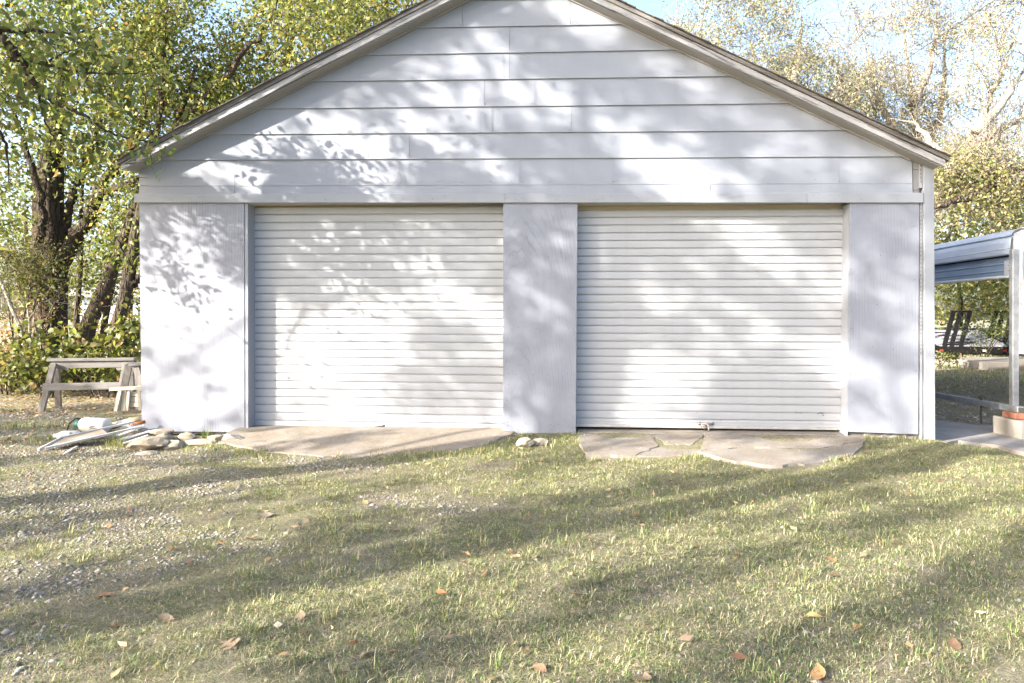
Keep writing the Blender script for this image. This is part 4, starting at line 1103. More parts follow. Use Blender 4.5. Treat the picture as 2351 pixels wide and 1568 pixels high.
for k, (u, v, dd, rx, rz, n, lab, pal) in enumerate([(2200, 620, 24.5, 2.2, 2.2, 260, 'bright yellow green tree behind the carport and the trailers', YGREEN + [((.34, .30, .09), 3)]), (2330, 640, 26.5, 2.4, 2.2, 240, 'yellow autumn tree farther right behind the trailers', YGREEN + [((.38, .31, .08), 4)]), (2120, 520, 22, 2.0, 2.4, 200, 'light green tree just beyond the garage corner', YGREEN), (2380, 470, 24, 2.6, 1.8, 200, 'olive tree above the carport roof', GREEN)]):
    bb = gbase(u, dd)
    make_tree('far_tree', lab, 'tree', 'trees beyond the carport', bb, [([bb] + px((u + 6, 700, dd), (u - 8, 560, dd), (u + 10, 420, dd)), [.09, .07, .05, .03])], [(px((u, 640, dd), (u - 50, 560, dd), (u - 90, 470, dd)), [.07, .05, .02]), (px((u, 620, dd), (u + 60, 540, dd), (u + 100, 450, dd)), [.07, .05, .02])],
              keep(blob(atdepth(u, v, dd), (rx, 1.5, rz), n, rgt, .30, .8, 40 + k)), 15, .38, .15, pal, 'bark2', seed=101 + k, twig=.014)
# a wispy bush in front of the trailers
shrub('wispy_bush', 'wispy dark bush growing in front of the trailers', 'shrub', None, 2262, 19.2, np.vstack([blob(atdepth(2255, 765, 19.2), (.55, .3, .42), 34, rgt, .3, 2, 3), blob(atdepth(2300, 740, 19.2), (.4, .3, .5), 26, rgt, .3, 2, 4)]), 14, .16, .07, DARKG, 111, .8, bare=50)
shrub('low_weed', 'low green weed clump by the far pavement', 'plant', None, 2162, 15.8, blob(atdepth(2160, 820, 15.8), (.32, .2, .11), 16, rgt, .2, 2), 14, .09, .07, BUSH, 112)

# overhead cable
ca = [atdepth(1800, 330, 14.5), atdepth(1949, 228, 12.5), atdepth(2115, 112, 10.6), atdepth(2284, 0, 9.0), atdepth(2560, -170, 7.2)]
tag(MB().tube(curve(ca, 8), .007, 6).build('cable', M['cable'], None, True), 'thin overhead cable slanting up to the right above the roof', 'cable')

# ================================================================== CARPORT
cp = thing('carport', 'pale blue sheet metal carport with a rounded eave beside the garage', 'carport', (4.87, .45, -.05))
CX = 4.87; Y0, Y1 = .52, 6.6
def cz(u, v, y):                             # height on the upright plane x = CX
    r = ray(u, v); t = (CX - CAM[0]) / r[0]; return CAM[2] + r[2] * t
near = lambda v: CAM[2] + (HORIZON - v) / FPX * 6.72
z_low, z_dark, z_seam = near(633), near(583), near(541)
# upright skirt sheets
def sheet(name, prof, m, y0=Y0, y1=Y1, th=.004):
    b = MB(); n = len(prof)
    vs = [(x, y0, z) for x, z in prof] + [(x, y1, z) for x, z in prof]
    b.add(vs, [(i, i + 1, n + i + 1, n + i) for i in range(n - 1)])
    return b.build(name, M[m], cp, smooth=False)
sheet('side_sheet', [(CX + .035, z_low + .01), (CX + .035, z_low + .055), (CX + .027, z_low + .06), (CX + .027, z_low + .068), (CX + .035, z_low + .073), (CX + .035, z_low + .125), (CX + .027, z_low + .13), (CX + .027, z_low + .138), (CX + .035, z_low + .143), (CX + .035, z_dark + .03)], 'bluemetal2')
sheet('eave_sheet', [(CX - .012, z_dark), (CX - .022, z_dark + .012), (CX - .022, z_dark + .06), (CX - .026, z_dark + .064), (CX - .022, z_dark + .07), (CX - .018, z_dark + .13), (CX - .010, z_seam - .012), (CX + .006, z_seam - .006), (CX + .004, z_seam + .006), (CX - .012, z_seam + .012)], 'bluemetal')
rf = [(CX - .012, z_seam + .012), (CX - .004, z_seam + .035), (CX + .02, z_seam + .06), (CX + .07, z_seam + .078), (CX + .28, z_seam + .095), (CX + .30, z_seam + .112), (CX + .32, z_seam + .10), (CX + 1.4, z_seam + .16), (CX + 2.8, z_seam + .30), (CX + 4.2, z_seam + .2), (CX + 5.4, z_seam + .1), (CX + 5.6, z_seam + .0)]
sheet('roof_sheet', rf, 'bluemetal')
sheet('drip_edge', [(CX - .012, z_dark - .002), (CX + .03, z_dark - .012), (CX + .034, z_dark + .004)], 'steelblack')
MB().tube([(CX + .012, Y0 - .02, z_low), (CX + .012, Y1, z_low)], .016, 10).build('side_rail', M['whitemetal'], cp, smooth=True)
MB().box((CX - .002, Y0 - .005, z_low + .012), (CX + .024, Y0 + .13, z_low + .16)).build('end_bracket', M['whitemetal'], cp, bevel=.003)
for z in (z_low + .06, z_low + .11):
    MB().lathe((CX - .002, Y0 + .06, z), (-1, 0, 0), [(0, .007), (.005, .006)], 8).build('bolt', M['galv'], cp)
# near end trim and gable sheet
MB().prism([(CX + .0, z_low - .02), (CX + .07, z_low - .02), (CX + .07, z_dark + .0), (CX + .10, z_seam + .02), (CX + .24, z_seam + .07), (CX + .07, z_seam + .06), (CX + .01, z_seam + .03), (CX - .0, z_seam - .01)], Y0 - .045, Y0 - .01).build('end_trim', M['whitemetal'], cp)
MB().prism([(CX + .071, z_low - .02), (CX + 1.2, z_low - .02), (CX + 1.2, z_seam + .13), (CX + .26, z_seam + .07), (CX + .11, z_seam + .02), (CX + .071, z_dark)], Y0 - .02, Y0 - .012).build('gable_sheet', M['whitemetal'], cp)
# legs: base rail, posts, bow
zr = lambda y: .200 - (y - .45) * .034
MB().hexa([(CX - .03, .40, zr(.4) - .06), (CX + .03, .40, zr(.4) - .06), (CX + .03, Y1, zr(2.2) - .09), (CX - .03, Y1, zr(2.2) - .09), (CX - .03, .40, zr(.4)), (CX + .03, .40, zr(.4)), (CX + .03, Y1, zr(2.2) - .03), (CX - .03, Y1, zr(2.2) - .03)]).build('base_rail', M['galv'], cp, bevel=.004)
MB().box((CX - .024, .395, zr(.4) - .052), (CX + .024, .3995, zr(.4) - .010)).build('rail_opening', M['dark'], cp)
for y in (.47, 3.4, 6.3):
    MB().box((CX - .030, y, zr(y if y < 3 else 2.6) + .0005), (CX + .030, y + .06, z_dark + .05)).build('post', M['galv'], cp, bevel=.004)
for y in (.47, 6.3): MB().box((CX + 5.5, y, -.05), (CX + 5.56, y + .06, z_seam)).build('post', M['galv'], cp)
MB().lathe((CX - .002, 1.02, -.06), (0, 0, 1), [(0, .011), (zr(1) + .09, .011), (zr(1) + .091, .024), (zr(1) + .115, .024), (zr(1) + .116, .008)], 10).build('ground_anchor', M['rubber'], cp, smooth=False)
# concrete block and bricks carrying the corner
kb = thing('cinder_block', 'grey cinder block holding up the carport corner', 'block', (4.9, .3, -.1))
BX0, BX1, BY0, BY1, BZ0, BZ1 = CX - .13, CX + .30, .20, .62, -.115, .083
MB().box((BX0, BY0, BZ0), (BX1, BY0 + .03, BZ1)).build('face', M['block'], kb, bevel=.006)
MB().box((BX0, BY0 + .031, BZ0), (BX0 + .03, BY1, BZ1)).build('end_wall', M['block'], kb, bevel=.006)
MB().box((BX0 + .031, BY0 + .031, BZ0), (BX1, BY1 - .03, BZ1 - .004)).build('core', M['block'], kb, bevel=.006)
for x in (CX + .02, CX + .085):
    MB().box((x, BY0 - .008, BZ0), (x + .022, BY0 - .0005, BZ1 - .006)).build('rib', M['block'], kb, bevel=.004)
for k, (x0, y0, w, h, lab) in enumerate([(CX - .075, .36, .10, .20, 'red brick lying crosswise under the carport rail farther from the post'), (CX - .03, .215, .235, .10, 'orange red brick lying under the foot of the carport post')]):
    o = MB().box((x0, y0, BZ1 + .001), (x0 + w, y0 + h, BZ1 + .056)).build('brick', M['brick'], None, bevel=.005, origin=(x0 + w / 2, y0 + h / 2, BZ1 + .001))
    tag(o, lab, 'brick', 'bricks on the cinder block')

# ================================================================== HOUSE EDGE, STEP, TRAILERS
hs = thing('house', 'corner of a grey vinyl sided house at the right picture edge', 'house', (14, 12.0, 0))
hx0 = atdepth(2338, 700, 19)[0]; hy = atdepth(2338, 700, 19)[1]
zb_ = atdepth(2345, 812, 19)[2]
MB().box((hx0 + .02, hy - 6, zb_), (hx0 + 7, hy - .02, 3.4)).build('wall', M['vinyl'], hs)
MB().box((hx0 - .03, hy - .12, zb_), (hx0 + .019, hy, 3.4)).build('corner_trim', M['whitemetal'], hs)
MB().box((hx0 - .03, hy - 6, atdepth(2345, 768, 18.5)[2]), (hx0 + .018, hy - .121, atdepth(2345, 760, 18.5)[2])).build('sill_trim', M['whitemetal'], hs)
z = zb_ + .005; cb = None
while z < 3.3:
    if cb is None:
        cb = MB().hexa([(hx0 - .024, hy - 6, z), (hx0 + .019, hy - 6, z), (hx0 + .019, hy - .122, z), (hx0 - .024, hy - .122, z), (hx0 - .004, hy - 6, z + .112), (hx0 + .019, hy - 6, z + .112), (hx0 + .019, hy - .122, z + .112), (hx0 - .004, hy - .122, z + .112)]).build('clapboard', M['vinyl'], hs); z00 = z
    else:
        c = cb.copy(); COL.objects.link(c); c.location = (0, 0, z - z00)
    z += .115
MB().box((hx0 - .4, hy - 6.5, 3.4), (hx0 + 7.5, hy + .5, 3.6)).build('eave', M['whitemetal'], hs)
sx = atdepth(2268, 832, 15.2)
st = MB().box((sx[0], sx[1], -.12), (sx[0] + 6, sx[1] + 2.2, .075)).build('concrete_step', M['conc2'], None, bevel=.01, origin=(sx[0] + 3, sx[1] + 1, -.1))
tag(st, 'low concrete step slab in front of the house corner', 'step')

def T(P, o, ang=0.0):
    c, s = math.cos(ang), math.sin(ang); return [(o[0] + x * c - y * s, o[1] + x * s + y * c, o[2] + z) for x, y, z in P]
def tbox(o, ang, a, b):
    x0, y0, z0 = a; x1, y1, z1 = b
    return MB().hexa(T([(x0, y0, z0), (x1, y0, z0), (x1, y1, z0), (x0, y1, z0), (x0, y0, z1), (x1, y0, z1), (x1, y1, z1), (x0, y1, z1)], o, ang))
def thex(o, ang, p8): return MB().hexa(T(p8, o, ang))
def trailer(lab, u, d, ang, W, nside):
    q = gbase(u, d); o = np.array((q[0], q[1], -.05))
    t = thing('flatbed_trailer', lab, 'trailer', o, 'trailers parked on the far pavement')
    # dovetail deck rising away from the camera, then the flat deck
    for k in range(7):
        x0 = -W / 2 + W * k / 7 + .01; x1 = -W / 2 + W * (k + 1) / 7 - .01
        thex(o, ang, [(x0, 0, .22), (x1, 0, .22), (x1, 2.2, .66), (x0, 2.2, .66), (x0, 0, .26), (x1, 0, .26), (x1, 2.2, .70), (x0, 2.2, .70)]).build('deck_board', M['deck'], t)
        tbox(o, ang, (x0, 2.21, .66), (x1, 8.0, .70)).build('deck_board', M['deck'], t)
    for k in range(4):
        y = .35 + k * .48; zz = .26 + y * .2
        tbox(o, ang, (-W * .30, y, zz), (W * .10, y + .05, zz + .03)).build('deck_cleat', M['steelblack'], t)
    for sx in (-1, 1):
        x = sx * W / 2
        thex(o, ang, [(x - .05, -.02, .02), (x + .05, -.02, .02), (x + .05, 2.2, .44), (x - .05, 2.2, .44), (x - .05, -.02, .25), (x + .05, -.02, .25), (x + .05, 2.2, .72), (x - .05, 2.2, .72)]).build('side_rail', M['steelblack'], t)
        tbox(o, ang, (x - .05, 2.2, .44), (x + .05, 8.0, .72)).build('side_rail', M['steelblack'], t)
        for k in range(3):
            tbox(o, ang, (x + sx * .051 - .004, 2.3 + k * .9, .52), (x + sx * .051 + .004, 2.62 + k * .9, .60)).build('reflector', M['red'] if k != 1 else M['tape'], t)
    tbox(o, ang, (-W / 2, -.06, .02), (W / 2, -.021, .24)).build('rear_bumper', M['steelblack'], t)
    for x, m in ((-W * .44, 'red'), (W * .16, 'tape'), (W * .44, 'red')):
        tbox(o, ang, (x - .045, -.075, .09), (x + .045, -.061, .15)).build('tail_light', M[m], t)
    for sx in (-1, 1):
        for y in (3.4, 4.3):
            w = MB().lathe(T([(sx * (W / 2 - .25), y, .32)], o, ang)[0], (math.cos(ang), math.sin(ang), 0), [(-.1, .2), (-.1, .30), (-.06, .33), (.06, .33), (.1, .30), (.1, .2)], 18).build('wheel', M['rubber'], t, smooth=False)
    # upright loading ramps, leaning away
    for side in nside:
        rm = bpy.data.objects.new('loading_ramp', None); COL.objects.link(rm); rm.parent = t; rm.location = (0, 0, 0)
        xc = side * W * .27
        for dx in (-.24, -.05, .20):
            MB().bar(T([(xc + dx, .02, .2)], o, ang)[0], T([(xc + dx + .30, .16, 1.34)], o, ang)[0], .115, .08, (math.cos(ang), math.sin(ang), 0)).build('ramp_rail', M['steelblack'], rm)
        for hgt in (.07, .42, .98):
            f = hgt; a = T([(xc - .26 + .30 * f, .03 + .14 * f, .2 + 1.14 * f)], o, ang)[0]; b = T([(xc + .22 + .30 * f, .03 + .14 * f, .2 + 1.14 * f)], o, ang)[0]
            MB().bar(a, b, .06, .06).build('ramp_rung', M['steelblack'] if hgt != .42 else M['tape'], rm)
    return t
trailer('black flatbed trailer with an upright ladder ramp nearest the garage corner', 2232, 21.0, R(-14), 1.9, (-1,))
trailer('black flatbed trailer with raised ramps partly behind the carport post', 2330, 21.6, R(-8), 1.9, (-1, 1))
trailer('dark trailer end peeking out right behind the garage corner', 2105, 22.3, R(-12), 1.6, ())

# ================================================================== SAWHORSE, CRATE AND SCRAP ON THE LEFT
def gp(u, v, z=None):
    p = onground(u, v, -.1); 
    for _ in range(3): p = onground(u, v, float(gz(p[0], p[1])) if z is None else z)
    return np.array(p)
saw = thing('sawhorse', 'weathered grey wooden sawhorse standing left of the garage', 'sawhorse', gp(190, 942))
dT = 8.62
A, B_ = atdepth(112, 829, dT), atdepth(312, 827, dT)
ax = (B_ - A) / np.linalg.norm(B_ - A); fwd = np.cross((0, 0, 1), ax)
MB().bar(A + (0, 0, .015), B_ + (0, 0, .015), .09, .036, fwd).build('top_rail', M['gwood'], saw, bevel=.003)
MB().bar(A + ax * .05 - (0, 0, .048), B_ - ax * .02 - (0, 0, .048), .082, .038, (0, 0, 1)).build('beam', M['gwood'], saw, bevel=.003)
for s, e in ((.06, .26), (.86, 1.02)):
    MB().bar(A + ax * s - fwd * 0 - (0, 0, .103), A + ax * e - (0, 0, .103), .022, .034, (0, 0, 1)).build('cleat', M['gwood'], saw)
legs = [((124, 834, dT - .06), (93, 947, None)), ((130, 842, dT + .06), (135, 937, None)), ((290, 832, dT - .06), (268, 944, None)), ((309, 834, dT + .06), (330, 938, None))]
for (a, bq) in legs:
    p = atdepth(*a); q = gp(bq[0], bq[1]) - (0, 0, .02)
    MB().bar(p, q, .074, .034, ax).build('leg', M['gwoodz'], saw, bevel=.003)
MB().bar(atdepth(99, 889, 8.44), atdepth(290, 885, 8.44), .088, .03, (0, 0, 1)).build('stretcher', M['gwood'], saw, bevel=.003)
MB().bar(atdepth(300, 862, 8.84), atdepth(332, 860, 8.84), .07, .03, (0, 0, 1)).build('end_brace', M['gwood'], saw, bevel=.003)
saw2 = thing('sawhorse', 'second grey sawhorse seen end on at the garage corner', 'sawhorse', gp(330, 935), None)
dT2 = 8.0
MB().bar(atdepth(300, 836, dT2), atdepth(345, 834, dT2), .09, .036, (0, 1, 0)).build('top_rail', M['gwood'], saw2)
MB().bar(atdepth(296, 838, dT2), gp(272, 948) - (0, 0, .02), .075, .034, (1, 0, .2)).build('leg', M['gwoodz'], saw2)
MB().bar(atdepth(312, 838, dT2), atdepth(338, 935, dT2), .075, .034, (1, 0, -.2)).build('leg', M['gwoodz'], saw2)
MB().bar(atdepth(300, 842, dT2 + .12), atdepth(303, 938, dT2 + .3), .07, .034, (1, 0, 0)).build('leg', M['gwoodz'], saw2)
cr = thing('slatted_crate', 'cream painted slatted wooden crate against the garage side', 'crate', gp(310, 945))
dc = 7.75
MB().bar(atdepth(258, 893, dc), atdepth(336, 889, dc), .13, .030, fwd).build('top_board', M['cwood'], cr)
MB().bar(atdepth(276, 897, dc - .06), atdepth(266, 944, dc - .06), .035, .02, ax).build('corner_slat', M['cwood'], cr)
for u, w in ((278, .030), (287, .045), (296, .030)):
    MB().bar(atdepth(u, 897, dc - .03), atdepth(u - 4, 943, dc - .03), w, .02, ax).build('upright_slat', M['cwood'], cr)
for v in (905, 917, 929): MB().bar(atdepth(297, v, dc), atdepth(338, v - 1, dc), .05, .018, (0, 0, 1)).build('cross_slat', M['cwood'], cr)
MB().bar(atdepth(319, 898, dc - .07), atdepth(322, 942, dc - .07), .03, .02, ax).build('upright_slat', M['cwood'], cr)
q0, q1 = gp(262, 950), gp(345, 944)
tag(MB().bar(q0 + (0, 0, .02), q1 + (0, 0, .02), .09, .05, fwd).build('timber', M['cwood'], None, bevel=.004, origin=q0), 'cream timber lying on the ground in front of the slatted crate', 'timber')

# pressure sprayer
q = gp(218, 994)
sp = thing('garden_sprayer', 'white translucent tank of a garden sprayer lying on its side', 'sprayer', q)
ax_s = np.array((.985, -.17, .0)); r_ = .072
c0 = q + np.array((-.155, .02, r_ + .01))
MB().lathe(c0, ax_s, [(0, .03), (.004, .052), (.02, .066), (.04, r_), (.28, r_), (.305, r_ * .96), (.322, .056), (.326, .02)], 26).build('tank', M['white_plastic'], sp, smooth=True)
MB().lathe(c0 - ax_s * .062, ax_s, [(0, .042), (.055, .044), (.061, .032)], 18).build('collar', M['teal'], sp, smooth=True)
hp = c0 + ax_s * .21 + np.array((0, -r_ * 1.0, -.012))
MB().lathe(hp + np.array((0, -.002, 0)), (0.02, -1, .0), [(0, .001), (.003, .001)], 6).build('vent', M['grey_plastic'], sp)
hm = MB(); 
el = [(hp[0] + .047 * math.cos(t), hp[1] - .0005, hp[2] + .011 * math.sin(t)) for t in np.linspace(0, 2 * math.pi, 17)]
hm.tube(el, .0035, 6, cap=False).build('grip_slot', M['rust'], sp, smooth=True)
hs_ = [c0 - ax_s * .0 + (0, 0, .05), c0 - ax_s * .05 + (0, -.02, .062), c0 - ax_s * .10 + (0, -.05, .02), c0 - ax_s * .12 + (.0, -.07, -.045), c0 - ax_s * .08 + (0, -.10, -.07)]
MB().tube(curve(hs_, 6), .009, 8).build('hose', M['black'], sp, smooth=True)
q = gp(150, 1013)
bo = thing('plastic_bottle', 'white plastic bottle lying in front of the sprayer tank', 'bottle', q)
c1 = q + np.array((-.125, .02, .046)); ax_b = np.array((.99, .10, .02))
MB().lathe(c1, ax_b, [(0, .017), (.026, .018), (.03, .020), (.06, .038), (.085, .046), (.21, .046), (.225, .040), (.23, .012)], 22).build('body', M['white_plastic'], bo, smooth=True)
MB().bar(c1 + ax_b * .168 + (0, -.0445, -.012), c1 + ax_b * .190 + (0, -.040, .030), .036, .006, (1, 0, 0)).build('label_patch', M['grey_plastic'], bo)
q = gp(206, 1009)
def chip(pts, th=.004):
    b = MB(); n = len(pts); P = [np.array(p, float) for p in pts]
    return b.add([tuple(p) for p in P] + [tuple(p - np.array((0, 0.002, th))) for p in P], [tuple(range(n)), tuple(range(n, 2 * n))[::-1]] + [(i, i + n, (i + 1) % n + n, (i + 1) % n) for i in range(n)])
o = chip([q + (-.13, .0, .012), q + (-.10, .06, .055), q + (0.0, .03, .085), (q + (.07, .05, .062)), q + (.13, .02, .03), q + (.05, -.02, .012)]).build('plastic_scrap', M['white_plastic'], None, origin=q)
tag(o, 'crumpled clear plastic scrap between the bottle and the sprayer', 'scrap')
# long screen frame leaning on the pile
fA = gp(88, 1038); fB = atdepth(326, 984, 6.45)
fr = thing('screen_frame', 'long white edged frame lying slanted on the scrap pile', 'frame', fA)
dv = fB - fA; L_ = np.linalg.norm(dv); dv /= L_; sd = np.array((.15, .98, .16)); sd -= dv * (sd @ dv); sd /= np.linalg.norm(sd); up = np.cross(dv, sd); up = up if up[2] > 0 else -up
fA = fA + np.array((0, 0, .02))
w = .24
MB().bar(fA + dv * .05, fA + dv * L_, .022, .018, sd).build('edge_strip', M['alu_trim'], fr)
MB().bar(fA + sd * w + dv * .22, fA + sd * w + dv * L_, .022, .018, sd).build('edge_strip', M['alu_trim'], fr)
MB().bar(fA, fA + sd * w + dv * .22, .022, .018, up).build('end_strip', M['alu_trim'], fr)
pp = [fA + dv * .07 + sd * .011, fA + dv * (L_ * .66) + sd * .011, fA + dv * (L_ * .66) + sd * (w - .011), fA + dv * .24 + sd * (w - .011)]
MB().add([tuple(p) for p in pp] + [tuple(p - up * .006) for p in pp], [(0, 1, 2, 3), (7, 6, 5, 4), (0, 4, 5, 1), (1, 5, 6, 2), (2, 6, 7, 3), (3, 7, 4, 0)]).build('screen_panel', M['taupe'], fr)
for k, (a, b, da, db, w_, lab) in enumerate([((262, 1004), (330, 978), 6.4, 6.5, .07, 'wide pale trim strip on top of the scrap pile'), ((268, 1012), (345, 990), 6.3, 6.45, .05, 'white trim strip in the middle of the scrap pile'), ((272, 1022), (340, 1000), 6.22, 6.36, .035, 'thin white trim strip at the bottom of the scrap pile'), ((282, 1012), (350, 990), 6.3, 6.45, .03, 'short grey trim strip poking from the scrap pile'), ((140, 1047), (175, 1026), 5.8, 6.0, .04, 'broken pale scrap lying beside the frame in the grass')]):
    o = MB().bar(atdepth(*a, da), atdepth(*b, db), w_, .012, (.1, 1, .25)).build('trim_strip', M['alu_trim'] if k != 3 else M['galv'], None, origin=atdepth(*a, da)); tag(o, lab, 'trim', 'trim strips on the scrap pile')
pa, pb = gp(245, 989) + (0, 0, .035), atdepth(325, 961, 7.0)
tag(MB().lathe(pa, pb - pa, [(0, .026), (0, .034), (np.linalg.norm(pb - pa), .034), (np.linalg.norm(pb - pa), .026)], 16).build('plastic_pipe', M['pvc'], None, True, origin=pa), 'cream plastic pipe lying behind the sprayer tank', 'pipe')
pa, pb = atdepth(270, 969, 6.8), atdepth(322, 985, 6.65)
tag(MB().bar(pa, pb, .05, .02, (.2, .8, .5)).build('metal_bar', M['galv'], None, origin=pa), 'short grey metal bar lying across the cream pipe', 'bar')
pa = atdepth(303, 974, 6.68)
og = MB().tube([pa, pa + (.02, .0, .012), pa + (.05, 0, .010), pa + (.12, .02, .022)], [.010, .014, .010, .017], 8)
og.tube([pa + (-.012 + .016 * math.cos(t), 0, .002 + .012 * math.sin(t)) for t in np.linspace(0, 2 * math.pi, 12)], .0045, 6, cap=False)
tag(og.build('tool_handle', M['orange'], None, True, origin=pa), 'orange tool handle with a ring end against the garage', 'tool')

# stones
def stone(pts_c, size, seed, m, rot=0.0, flat=1.0):
    r = np.random.default_rng(seed); bm = bmesh.new(); bmesh.ops.create_icosphere(bm, subdivisions=3, radius=1.0)
    pl = [(lambda n: n / np.linalg.norm(n))(r.normal(size=3)) for _ in range(9)]; ph = r.uniform(.62, .92, 9)
    c, s = math.cos(rot), math.sin(rot)
    for v in bm.verts:
        p = np.array(v.co)
        for n, h in zip(pl, ph):
            e = p @ n - h
            if e > 0: p = p - n * e * .92
        p = p * (1 + .03 * r.normal()) * np.array(size)
        v.co = (p[0] * c - p[1] * s, p[0] * s + p[1] * c, p[2])
    me = bpy.data.meshes.new('stone'); bm.to_mesh(me); bm.free()
    o = bpy.data.objects.new('stone', me); me.materials.append(M[m]); COL.objects.link(o); o.location = tuple(float(q) for q in pts_c); return o
SGp = 'stones along the foot of the garage'
for k, (u, v, sx_, sy_, sz_, m, lab, rot) in enumerate([
    (328, 1030, .185, .15, .075, 'stone', 'large rounded grey brown boulder under the left corner of the garage', .1), (356, 1007, .13, .12, .028, 'stone2', 'flat beige slab stone lying on the large boulder', .2),
    (388, 1026, .13, .10, .055, 'stone2', 'whitish angular stone right of the large boulder', .4), (372, 1010, .085, .08, .06, 'stone', 'grey wedge stone tucked behind the whitish one', .9),
    (425, 1008, .11, .07, .055, 'stone', 'grey slab stone leaning under the middle of the left panel', -.5), (455, 1018, .17, .09, .035, 'stone2', 'long low pale stone in the grass under the left panel', .05),
    (492, 1011, .10, .08, .05, 'stone', 'tilted light grey stone near the right end of the left panel', -.3), (523, 1008, .14, .08, .04, 'block', 'square grey block stone next to the left apron', 0),
    (1206, 1022, .085, .07, .055, 'stone2', 'rounded cream stone in front of the middle panel', .2), (1240, 1016, .085, .07, .035, 'stone2', 'flat tan stone beside the cream one at the middle panel', .5),
    (330, 1040, .10, .07, .02, 'stone2', 'flat pale stone in the gravel before the large boulder', .2)]):
    p = gp(u, v + 6); o = stone(p + (0, sy_ * .6, sz_ * (.55 if k != 1 else 2.9)), (sx_, sy_, sz_), 200 + k, m, rot); tag(o, lab, 'stone', SGp)

# ================================================================== GRAVEL, GRASS, LEAVES
def visible_xy(n, rg, u0=-420, u1=2770, v1=1760):
    """even spread over the ground the picture can see, with a margin"""
    P = np.stack([rg.uniform(-7.5, 7.5, n * 2), rg.uniform(-5.6, .2, n * 2)], 1)
    u, v, d = project(np.c_[P, np.full(len(P), -.1)])
    k = (d > 1.2) & (u > u0) & (u < u1) & (v < v1); return P[k][:n]
def on_hard(x, y):
    x = np.asarray(x) + .16 * (vnoise(x, y, 6.0, 31) - .5) + .06 * (vnoise(x, y, 19.0, 33) - .5); y = np.asarray(y) + np.where(y < -.15, .20 * (vnoise(x, y, 5.0, 32) - .35), 0)
    r = inpoly(x, y, apron_l_poly) | inpoly(x, y, path_poly)
    for q in APR2: r |= inpoly(x, y, q)
    return r | ((y > -.02) & (x > -3.9) & (x < 3.95))
def gravel_amt(x, y):
    n = vnoise(x * 1.0, y * 1.8, 1.1, 5) * .6 + vnoise(x, y * 1.5, 3.3, 6) * .4
    left = smooth01((1.0 - x) / 3.2)
    return np.clip((n - .84 + .56 * left) * 4.0, 0, 1)
def grass_amt(x, y):
    n = vnoise(x, y * 1.4, 1.5, 7) * .5 + vnoise(x, y * 1.3, 4.2, 8) * .5
    right = smooth01((x + 1.8) / 3.2)
    g = np.clip((n - .47 + .40 * right) * 3.4, 0, 1) * (1 - .75 * gravel_amt(x, y))
    return np.clip(g + .05, 0, 1)
rgg = np.random.default_rng(77)
# pebbles
P = visible_xy(140000, rgg); am = gravel_amt(P[:, 0], P[:, 1])
P = P[(rgg.random(len(P)) < am * .85 + .02) & ~on_hard(P[:, 0], P[:, 1])]
X2 = np.stack([rgg.uniform(-6.5, -3.2, 6000), rgg.uniform(-1.2, 2.2, 6000)], 1); X2 = X2[rgg.random(len(X2)) < .2 + .8 * (vnoise(X2[:, 0], X2[:, 1] * 3, .9, 11) > .45)]
X3 = np.stack([rgg.uniform(4.2, 9.5, 10000), rgg.uniform(1.0, 8.0, 10000)], 1)
P = np.vstack([P[:30000], X2[:3500], X3])
P = P[~on_hard(P[:, 0], P[:, 1]) | ((rgg.random(len(P)) < .05) & (P[:, 1] < -.05))]
bm = bmesh.new(); bmesh.ops.create_icosphere(bm, subdivisions=1, radius=1.0); IV = np.array([v.co[:] for v in bm.verts]); IF = np.array([[v.index for v in f.verts] for f in bm.faces]); bm.free()
# eight-sided low stones: octahedron with cut corners keeps triangles down
OV_ = np.array([(1, 0, 0), (.4, .9, .1), (-.7, .7, 0), (-.9, -.2, .1), (-.3, -.95, 0), (.7, -.7, .1), (.15, .1, .75), (-.25, -.15, .8), (0, 0, -.6)]); OF_ = np.array([(0, 1, 6), (1, 2, 6), (2, 7, 6), (2, 3, 7), (3, 4, 7), (4, 5, 7), (5, 6, 7), (5, 0, 6), (1, 0, 8), (2, 1, 8), (3, 2, 8), (4, 3, 8), (5, 4, 8), (0, 5, 8)])
n = len(P); sz = np.clip(rgg.lognormal(-5.05, .48, n), .0025, .02) * np.where(P[:, 1] > .9, 1.9, 1.0); th = rgg.uniform(0, 6.28, n)
Vv = OV_[None] * (1 + .18 * rgg.normal(size=(n, 9, 3))) * sz[:, None, None] * np.stack([rgg.uniform(.8, 1.4, n), rgg.uniform(.6, 1, n), rgg.uniform(.4, .8, n)], 1)[:, None, :]
c, s = np.cos(th)[:, None], np.sin(th)[:, None]
Vr = np.stack([Vv[..., 0] * c - Vv[..., 1] * s, Vv[..., 0] * s + Vv[..., 1] * c, Vv[..., 2]], -1)
base = np.stack([P[:, 0], P[:, 1], gz(P[:, 0], P[:, 1]) + sz * .05], 1)
cols = np.clip(np.array((.285, .27, .248))[None] * (1 + .22 * rgg.normal(size=(n, 1))) * (1 + .04 * rgg.normal(size=(n, 3))), .08, .75)
gv = link('gravel', big_mesh('gravel', (Vr + base[:, None]).reshape(-1, 3), (OF_[None] + (np.arange(n) * 9)[:, None, None]).reshape(-1, 3), np.repeat(cols, 9, 0)), M['pebble'])
tag(gv, 'pale crushed gravel scattered through the thin lawn', 'gravel', kind='stuff')

